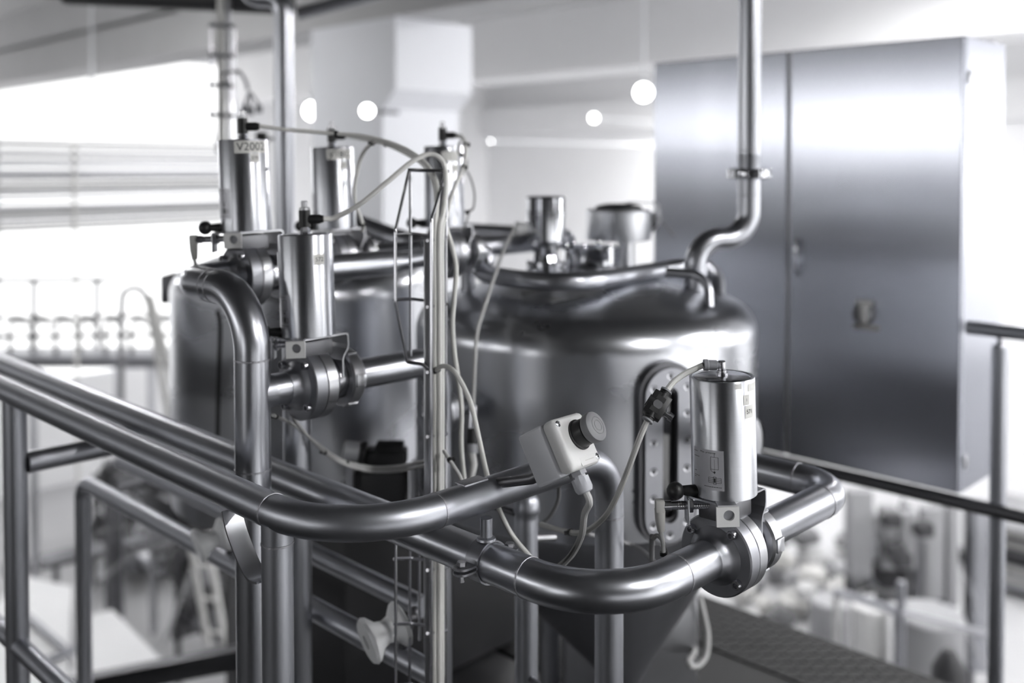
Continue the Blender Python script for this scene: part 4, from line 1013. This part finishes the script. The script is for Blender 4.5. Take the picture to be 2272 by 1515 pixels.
# ------------------------------------------------------------------ things hanging from the ceiling near the second tank
q = W(632, 560, 2.9); zb1 = W(632, 12, 2.9).z
t = thing('ceiling_pipe', 'tall steel pipe bending over near the ceiling behind the valves', 'pipe', (q.x, q.y, 1.2))
hd_ = (-RIGHT * .98 + FWD * .15).normalized()
zz = W(632, -6, 2.9).z
b1 = V3((q.x, q.y, zz)) + hd_ * .10; b2 = b1 + hd_ * .06 + ZUP * .06
bm = BM(); tube(bm, fillet([(q.x, q.y, 1.27), (q.x, q.y, zz), tuple(b1), tuple(b2 + ZUP * .1 ), (b2.x, b2.y, ZC)], [.085, .05, .03], 14), .0292, 28); part('tube', bm, M['pipe'], t)
bm = BM(); cyl(bm, W(150, -14, 4.0), W(640, 6, 3.6), .045, 18); solo('ceiling_duct', bm, M['paintdark'], 'dark round duct under the ceiling above the valves', 'duct')
bm = BM(); cyl(bm, W(660, 30, 4.4), W(900, -30, 4.4), .03, 16); solo('ceiling_duct', bm, M['valve'], 'grey duct under the ceiling beside the column head', 'duct')
tt = thing('hanging_cable_tray', 'pale wire cable tray hanging from the ceiling behind valve V2002', 'cable tray', W(495, 330, 3.6))
for x, w_ in ((490, .024), (507, .016)):
    a_, b_ = W(x, -30, 3.6), W(x + 2, 335, 3.6)
    bm = BM(); box(bm, ((a_.x+b_.x)/2, (a_.y+b_.y)/2, (a_.z+b_.z)/2), (w_, .02, a_.z - b_.z), RIGHT, FWD, ZUP); part('bundled_cable', bm, M['hose' if x < 500 else 'plate'], tt)
for pts in ([(466, 50), (468, 130), (470, 250), (482, 340)], [(520, 60), (520, 150), (523, 255), (524, 335)]):
    bm = BM(); tube(bm, spline([W(x, y, 3.6) for x, y in pts], 5), .005, 8); part('wire', bm, M['plate'], tt)
for y in (55, 122, 188, 254):
    bm = BM(); cyl(bm, W(464, y, 3.58), W(522, y + 3, 3.58), .008, 10); part('rung', bm, M['greyp'], tt)
hose('sensor_cable', 'pale cable curving away from the hanging cable tray', Wd([(505, 185, 3.6), (492, 172, 3.6), (505, 160, 3.58), (530, 160, 3.56), (545, 180, 3.55), (550, 200, 3.55)]), .006, 'greyp', ties=(.6,), cat='cable')
for k, (x, y) in enumerate(((543, 243), (556, 248), (575, 243))):
    bm = BM(); cyl(bm, W(x, y - 10, 3.5), W(x, y + 8, 3.5), .012, 10); tube(bm, [W(x, y - 10, 3.5), W(552 + k * 2, 205, 3.55)], .004, 8)
    solo('hanging_plug', bm, M['greyp'], 'small grey plug dangling on a wire above valve V2002', 'plug', group='plugs dangling above valve V2002')
bm = BM(); box(bm, W(581, 308, 3.2), (.035, .03, .045), RIGHT, FWD, ZUP, bevel=.004); tube(bm, [W(590, 308, 3.2), W(632, 308, 2.93)], .006, 8); solo('pipe_sensor', bm, M['black'], 'small black sensor block clipped to the tall ceiling pipe', 'sensor')

# ------------------------------------------------------------------ pipe bridge across the far hall
rows = [(322, .035, 'dark'), (340, .03, 'plate'), (347, .012, 'dark'), (362, .045, 'plate'), (384, .05, 'plate'), (397, .018, 'dark'), (412, .05, 'hose2'), (427, .028, 'plate'), (440, .018, 'plate'), (455, .03, 'plate'), (468, .045, 'hose2'), (480, .02, 'plate'), (492, .035, 'hose2'), (503, .014, 'dark')]
yb = 9.0
for y, r, m_ in rows:
    a_ = Wy(240, y, yb + .0); z = a_.z
    xa, xb_ = Wy(-160, y, yb).x, Wy(560, y, yb).x
    dy = r * .72 - .05
    bm = BM(); cyl(bm, (xa, yb + dy, z), (xb_, yb + dy, z), r * .72, 16)
    solo('hall_pipe', bm, M[m_], 'blurred horizontal pipe in the stack crossing the bright far hall', 'pipe', group='pipes crossing the far hall')
for px in (158, 548):
    a_ = Wy(px, 300, yb)
    bm = BM(); bx(bm, a_.x - .011, a_.x + .011, yb - .085, yb - .048, ZF, Wy(px, 314, yb).z); solo('pipe_support', bm, M['hose'], 'thin white upright carrying the stack of hall pipes', 'pipe support', group='uprights of the hall pipes')

# ------------------------------------------------------------------ conveyor bridge and ladder, far left
def along(px0, py0, px1, py1, d0, d1, r, nm, parent, mt='plate', seg=10):
    bm = BM(); cyl(bm, W(px0, py0, d0), W(px1, py1, d1), r, seg); return part(nm, bm, M[mt], parent)
d = 10.0
t = thing('conveyor_bridge', 'raised conveyor bridge with looped guard rails in the bright far hall', 'conveyor', V3((W(230, 800, d).x, W(230, 800, d).y, ZF)))
c_ = W(225, 792, d); bm = BM(); box(bm, c_, (2.2, .6, .105), RIGHT, FWD, ZUP, bevel=.01); part('deck', bm, M['valve'], t)
for x in (72, 262, 335): 
    p = W(x, 790, d - .1); bm = BM(); bx(bm, p.x - .03, p.x + .03, p.y - .03, p.y + .03, ZF, p.z); part('leg', bm, M['plate'], t)
along(-40, 748, 395, 742, d, d, .024, 'guard_rail', t, 'mid'); along(-40, 705, 395, 700, d, d, .022, 'guard_rail', t, 'mid')
for x in (20, 70, 122, 176, 232, 290, 350):
    bm = BM(); tube(bm, spline([W(x + 4, 790, d), W(x, 745, d), W(x + 8, 712, d), W(x + 46, 722, d)], 5), .022, 8); part('guard_loop', bm, M['mid'], t)
for x in (75, 215): along(x, 790, x, 625, d + 1, d + 1, .03, 'stanchion', t, 'pale')
along(-40, 622, 250, 620, d + 1, d + 1, .03, 'top_rail', t, 'pale')
t = thing('ladder', 'pale leaning ladder with a hooped top in the far hall', 'ladder', V3((W(465, 1420, 8.3).x, W(465, 1420, 8.3).y, ZF)))
for ox in (0, 38):
    bm = BM(); tube(bm, [W(326 + ox * .2, 655, 7.8), W(388 + ox, 1000, 8.0), W(462 + ox, 1430, 8.3), ], .028, 10); part('stile', bm, M['hose'], t)
for k in range(9):
    y = 800 + k * 75; x = 326 + (y - 655) * .176
    along(x + 2, y, x + 36, y + 6, 8.0, 8.0, .014, 'rung', t, 'hose')
bm = BM(); tube(bm, spline([W(270, 900, 7.8), W(270, 680, 7.8), W(282, 644, 7.8), W(312, 642, 7.8), W(326, 668, 7.8)], 6), .024, 10); part('hoop', bm, M['pale'], t)
bm = BM(); box(bm, W(392, 638, 3.17), (.065, .12, .09), RIGHT, FWD, ZUP, bevel=.005)
tube(bm, [W(392, 640, 3.17), W(440, 640, 3.1)], .012, 8); solo('terminal_box', bm, M['dark'], 'dark terminal box behind the bent top of the riser', 'box')

# dark frame members below, left
p = W(250, 1100, 9.3)
t = thing('machine_post', 'dark machine post with a clamp knob below the guardrail', 'post', (p.x, p.y, ZF))
bm = BM(); bx(bm, p.x - .06, p.x + .06, p.y - .06, p.y + .06, ZF, W(250, 1020, 9.3).z); part('column', bm, M['dark'], t)
bm = BM(); lathe(bm, W(250, 1050, 9.3), ZUP, [(-.10, 0), (-.10, .09), (0, .135), (.07, .11), (.09, 0)], 16); part('knob', bm, M['paintdark'], t)
t = thing('machine_rail', 'dark square rail crossing behind the bent lower rail', 'rail', W(200, 1250, 10.4))
bm = BM(); a_, b_ = W(10, 1266, 10.2), W(345, 1192, 10.6); tube(bm, [a_, b_], .085, 4); part('bar', bm, M['dark'], t)
for x, y in ((124, 1246), (30, 1266)):
    q = W(x, y, 10.45); bm = BM(); bx(bm, q.x - .025, q.x + .025, q.y - .025, q.y + .025, ZF, q.z); part('leg', bm, M['dark'], t)
bm = BM(); a_, b_ = W(120, 1535, 3.6), W(560, 1452, 3.6); 
ax2 = (b_ - a_).normalized(); box(bm, (a_ + b_) / 2, ((b_ - a_).length, .06, .075), ax2, ZUP.cross(ax2), None, bevel=.004)
t = thing('floor_beam', 'dark steel channel low behind the corner post', 'beam', (a_ + b_) / 2); part('channel', bm, M['dark'], t)
for q in (a_.lerp(b_, .1), a_.lerp(b_, .95)):
    bm = BM(); bx(bm, q.x - .03, q.x + .03, q.y - .03, q.y + .03, ZF, q.z - .02); part('leg', bm, M['dark'], t)

# white worktop below
def tabletop(poly, z, th, mt, name, label, cat):
    P_ = [Wz(x, y, z) for x, y in poly]
    t_ = thing(name, label, cat, V3((sum(p.x for p in P_) / len(P_), sum(p.y for p in P_) / len(P_), ZF)))
    bm = BM(); top = [bm.verts.new(p) for p in P_]; bot = [bm.verts.new(p - ZUP * th) for p in P_]
    bm.faces.new(top); bm.faces.new(list(reversed(bot)))
    for i in range(len(P_)): bm.faces.new((top[i], bot[i], bot[(i+1) % len(P_)], top[(i+1) % len(P_)]))
    part('worktop', bm, M[mt], t_)
    c0 = sum(P_, V3()) / len(P_)
    for p in P_:
        q = c0.lerp(p, .9); bm = BM(); bx(bm, q.x - .025, q.x + .025, q.y - .025, q.y + .025, ZF, z - th); part('leg', bm, M['plate'], t_)
    return t_
tabletop([(150, 1500), (205, 1362), (250, 1352), (385, 1490), (250, 1540)], -2.4, .06, 'wallw', 'work_table', 'white worktop standing low behind the bent lower rail', 'table')
tabletop([(-60, 1420), (40, 1275), (160, 1300), (150, 1500), (0, 1560)], -2.3, .06, 'wallw', 'work_table', 'white worktop beside the lower end of the far post', 'table')
along2 = lambda a_, b_, r, mt, nm, lb, ct: solo(nm, tube(BM(), [a_, b_], r, 8), M[mt], lb, ct)
along2(Wz(55, 1362, -2.26), Wz(150, 1445, -2.26), .03, 'valve', 'table_rod', 'grey rod lying along the white worktop', 'rod')
along2(Wz(80, 1475, -2.26), Wz(165, 1440, -2.26), .03, 'valve', 'table_rod', 'grey rod lying across the end of the white worktop', 'rod')

# cluttered filling machine, left
random.seed(11)
def machine(name, label, cat, region, d0, d1, n, mats, smin, smax, group=None, legs=((0, 0), (1, 0), (0, 1), (1, 1))):
    x0, y0, x1, y1 = region
    cpt = W((x0 + x1) / 2, (y0 + y1) / 2, (d0 + d1) / 2)
    t_ = thing(name, label, cat, (cpt.x, cpt.y, ZF))
    for k in range(n):
        px = random.uniform(x0, x1); py = random.uniform(y0, y1); dd = random.uniform(d0, d1)
        p = W(px, py, dd)
        if p.z < ZF + .1: p.z = ZF + .1 + random.random() * .2
        s = [random.uniform(smin, smax) for _ in range(3)]; s[random.randrange(3)] *= random.uniform(1.5, 3.5)
        m_ = M[random.choice(mats)]; kind = random.random()
        bm = BM()
        if kind < .45: box(bm, p, s, bevel=min(s) * .15); nm = 'housing'
        elif kind < .75:
            a_ = random.choice((U, V, ZUP)); lathe(bm, p - a_ * s[2] / 2, a_, [(0, 0), (0, s[0] * .4), (s[2] * .7, s[0] * .4), (s[2] * .75, s[0] * .25), (s[2], s[0] * .25), (s[2], 0)], 16); nm = 'drive'
        else:
            e_ = p + V3((random.uniform(-1, 1), random.uniform(-1, 1), random.uniform(-.6, .6))).normalized() * s[0] * 2.6
            if e_.z < ZF + .05: e_.z = ZF + .05
            tube(bm, [p, (p + e_) / 2 + ZUP * s[0] * .5, e_], smin * .25, 8); nm = 'rod'
        part(nm, bm, m_, t_)
    for fx, fy in legs:
        px = x0 + (x1 - x0) * fx; p = W(px, y1, d0 + (d1 - d0) * fy); q = W(px, y0 + 30, d0 + (d1 - d0) * fy)
        bm = BM(); bx(bm, p.x - .02, p.x + .02, p.y - .02, p.y + .02, ZF, q.z); part('leg', bm, M['paintdark'], t_)
    return t_
machine('filling_machine', 'dark cluttered filling machine below the guardrail in the hall', 'machine', (212, 1085, 500, 1320), 11.0, 12.6, 92, ['dark', 'greyp', 'plate', 'paintdark', 'paintdark', 'hose3', 'hose2', 'white', 'paintdark'], .08, .30)
machine('labelling_machine', 'shadowed machine behind the ladder below the second tank', 'machine', (345, 1030, 510, 1140), 5.4, 5.9, 18, ['paintdark', 'dark', 'dark', 'valve', 'paintdark'], .08, .22, legs=((1, 0), (1, 1)))
machine('drive_unit', 'low cluttered grey drive unit on the hall floor behind the ladder', 'machine', (395, 1190, 530, 1400), 8.9, 9.8, 75, ['dark', 'paintdark', 'mid', 'mid', 'hose3', 'hose2', 'pale', 'white'], .06, .2)
# ------------------------------------------------------------------ lower hall seen past the walkway, right
random.seed(23)
t = machine('packing_machine', 'tall packing machine with pale panels and dark drive boxes under the cabinet', 'machine', (1880, 1160, 2110, 1330), 8.6, 9.6, 70, ['pale', 'mid', 'paintdark', 'hose2', 'pale', 'greyp'], .04, .16)
for px, py, w_, h_, mt in ((1905, 1180, .22, .75, 'pale'), (1968, 1190, .14, .55, 'pale'), (2010, 1195, .15, .5, 'pale'), (2065, 1225, .20, .8, 'pale'), (2110, 1230, .10, .9, 'pale'), (2170, 1300, .14, 1.5, 'valve'), (2040, 1290, .12, .8, 'dark')):
    bm = BM(); box(bm, W(px, py, 8.5), (w_, .12, h_), RIGHT, FWD, ZUP, bevel=.02); part('panel', bm, M[mt], t)
for px, py in ((1978, 1152), (2048, 1173), (1985, 1218), (2000, 1240)):
    bm = BM(); box(bm, W(px, py, 8.3), (.16, .12, .12), RIGHT, FWD, ZUP, bevel=.02); part('drive_box', bm, M['paintdark'], t)
for px in (1890, 2005, 2085, 2150):
    p = W(px, 1350, 8.7); q = W(px, 1120, 8.7); bm = BM(); bx(bm, p.x - .04, p.x + .04, p.y - .04, p.y + .04, ZF, q.z); part('frame_post', bm, M['dark'], t)
# heap of wrapped sacks
placed = []
while len(placed) < 26 and random.random() < .9999:
    px = random.uniform(1640, 1900); py = random.uniform(1205, 1345) - (px - 1650) * .10
    lay = 0 if len(placed) < 17 else 1
    p = Wz(px, py + 30, ZF + .15); rad = random.uniform(.15, .24)
    p.z = ZF + .115 + .235 * lay
    if all((p - q).length > (rad + r2) * 1.02 or (abs(p.z - q.z) > .2) for q, r2 in placed): placed.append((p, rad))
for k, (p, rad) in enumerate(placed):
    bm = BM(); bmesh.ops.create_icosphere(bm, subdivisions=3, radius=1.0)
    sx, sy, sz = rad * .86, rad * random.uniform(.7, .86), .098
    for v in bm.verts:
        f = 1 + .18 * math.sin(v.co.x * 5 + k) * math.sin(v.co.y * 4 + k * 2) + .1 * math.sin(v.co.z * 9 + k)
        v.co = V3((v.co.x * sx * f + p.x, v.co.y * sy * f + p.y, v.co.z * sz * f + p.z))
    solo('wrapped_sack', bm, M[random.choice(['pale', 'hose2', 'mid', 'beige', 'pale'])], 'crumpled pale sack in the heap on the hall floor', 'sack', group='sacks heaped on the hall floor')
# stack of pallets at the edge
pp = W(2262, 1300, 11.2)
for k in range(6):
    z = ZF + .02 + k * .13
    t = thing('pallet', 'flat pallet in the stack behind the railing post', 'pallet', (pp.x, pp.y, z), group='pallets stacked behind the railing post')
    bm = BM(); box(bm, (pp.x, pp.y, z + .095), (1.2, .8, .03), U, V); part('deck', bm, M['dark' if k in (2, 3, 4) else ('pale' if k % 2 else 'greyp')], t)
    for s in (-.5, 0, .5):
        bm = BM(); box(bm, (pp.x + s, pp.y, z + .04), (.1, .8, .078), U, V); part('block', bm, M['beige' if k % 3 else 'paintdark'], t)
# low barrier and pale drums
t = thing('floor_barrier', 'low grey barrier with one post on the hall floor beyond the walkway', 'barrier', V3((W(2000, 1480, 6.6).x, W(2000, 1480, 6.6).y, ZF)))
pA = W(2000, 1290, 6.6); bm = BM(); bx(bm, pA.x - .022, pA.x + .022, pA.y - .022, pA.y + .022, ZF, pA.z); part('post', bm, M['valve'], t)
along(1855, 1312, 1998, 1358, 7.2, 6.6, .03, 'rail', t, 'valve'); along(2000, 1358, 2210, 1412, 6.6, 5.9, .02, 'rail', t, 'plate')
pA = W(1856, 1320, 7.2); bm = BM(); bx(bm, pA.x - .02, pA.x + .02, pA.y - .02, pA.y + .02, ZF, pA.z); part('post', bm, M['hose2'], t)
for k, (x, dd, r) in enumerate(((1845, 7.6, .17), (1930, 7.2, .13), (2060, 6.9, .24))):
    q = W(x, 1400, dd); bm = BM(); lathe(bm, (q.x, q.y, ZF), ZUP, [(0, 0), (0, r), (.02, r), (.3, r * 1.02), (.32, r), (W(x, 1330 + k * 14, dd).z - ZF - .02, r), (W(x, 1330 + k * 14, dd).z - ZF, r * .93), (W(x, 1330 + k * 14, dd).z - ZF - .01, 0)], 32)
    solo('drum', bm, M['hose2' if k == 1 else 'pale'], ['pale drum by the far end of the low barrier', 'narrow white drum beside the barrier post', 'wide grey drum behind the low barrier'][k], 'drum')
q = W(2105, 1500, 5.2)
bm = BM(); lathe(bm, (q.x, q.y, ZF), ZUP, [(0, 0), (0, .17), (.03, .17), (.05, .12), (W(2100, 1440, 5.2).z - ZF - .1, .09), (W(2100, 1440, 5.2).z - ZF, .03), (W(2100, 1440, 5.2).z - ZF, 0)], 20)
solo('bollard', bm, M['paintdark'], 'dark tapered bollard on the hall floor below the railing', 'bollard')

bm = BM(); bx(bm, 1.28, 2.19, 1.08, 2.62, ZF, .0, .02)  # dark box added as the shade under the tanks, hiding lit floor
solo('equipment_plinth', bm, M['paintdark'], 'dark boxed plinth under the tank with the cone bottom', 'plinth')
world = bpy.data.worlds.new('world'); scene.world = world; world.use_nodes = True
world.node_tree.nodes['Background'].inputs[0].default_value = (.02, .02, .021, 1)
# ================================================================== camera and render look
cam = bpy.data.cameras.new('camera'); co = bpy.data.objects.new('camera', cam); COL.objects.link(co)
cam.sensor_width = 36.0; cam.lens = 36.0 * FPX / 2272.0
cam.shift_x = 0.0; cam.shift_y = -(1515 / 2 - PPY) / 2272.0
cam.clip_start = .05; cam.clip_end = 100
Rm = Matrix((RIGHT, CAMU, -CAMF)).transposed()
co.matrix_world = Matrix.Translation(CAMP) @ Rm.to_4x4()
cam.dof.use_dof = True; cam.dof.focus_distance = 1.36; cam.dof.aperture_fstop = 2.0
scene.camera = co
vs = scene.view_settings
vs.view_transform = 'Standard'; vs.look = 'None'; vs.gamma = 1.0; vs.use_curve_mapping = False
vs.exposure = EXPO
cy_ = scene.cycles
cy_.use_denoising = True
cy_.max_bounces = 10; cy_.diffuse_bounces = 5; cy_.glossy_bounces = 6; cy_.transmission_bounces = 4
cy_.caustics_reflective = False; cy_.caustics_refractive = False
cy_.sample_clamp_indirect = 8
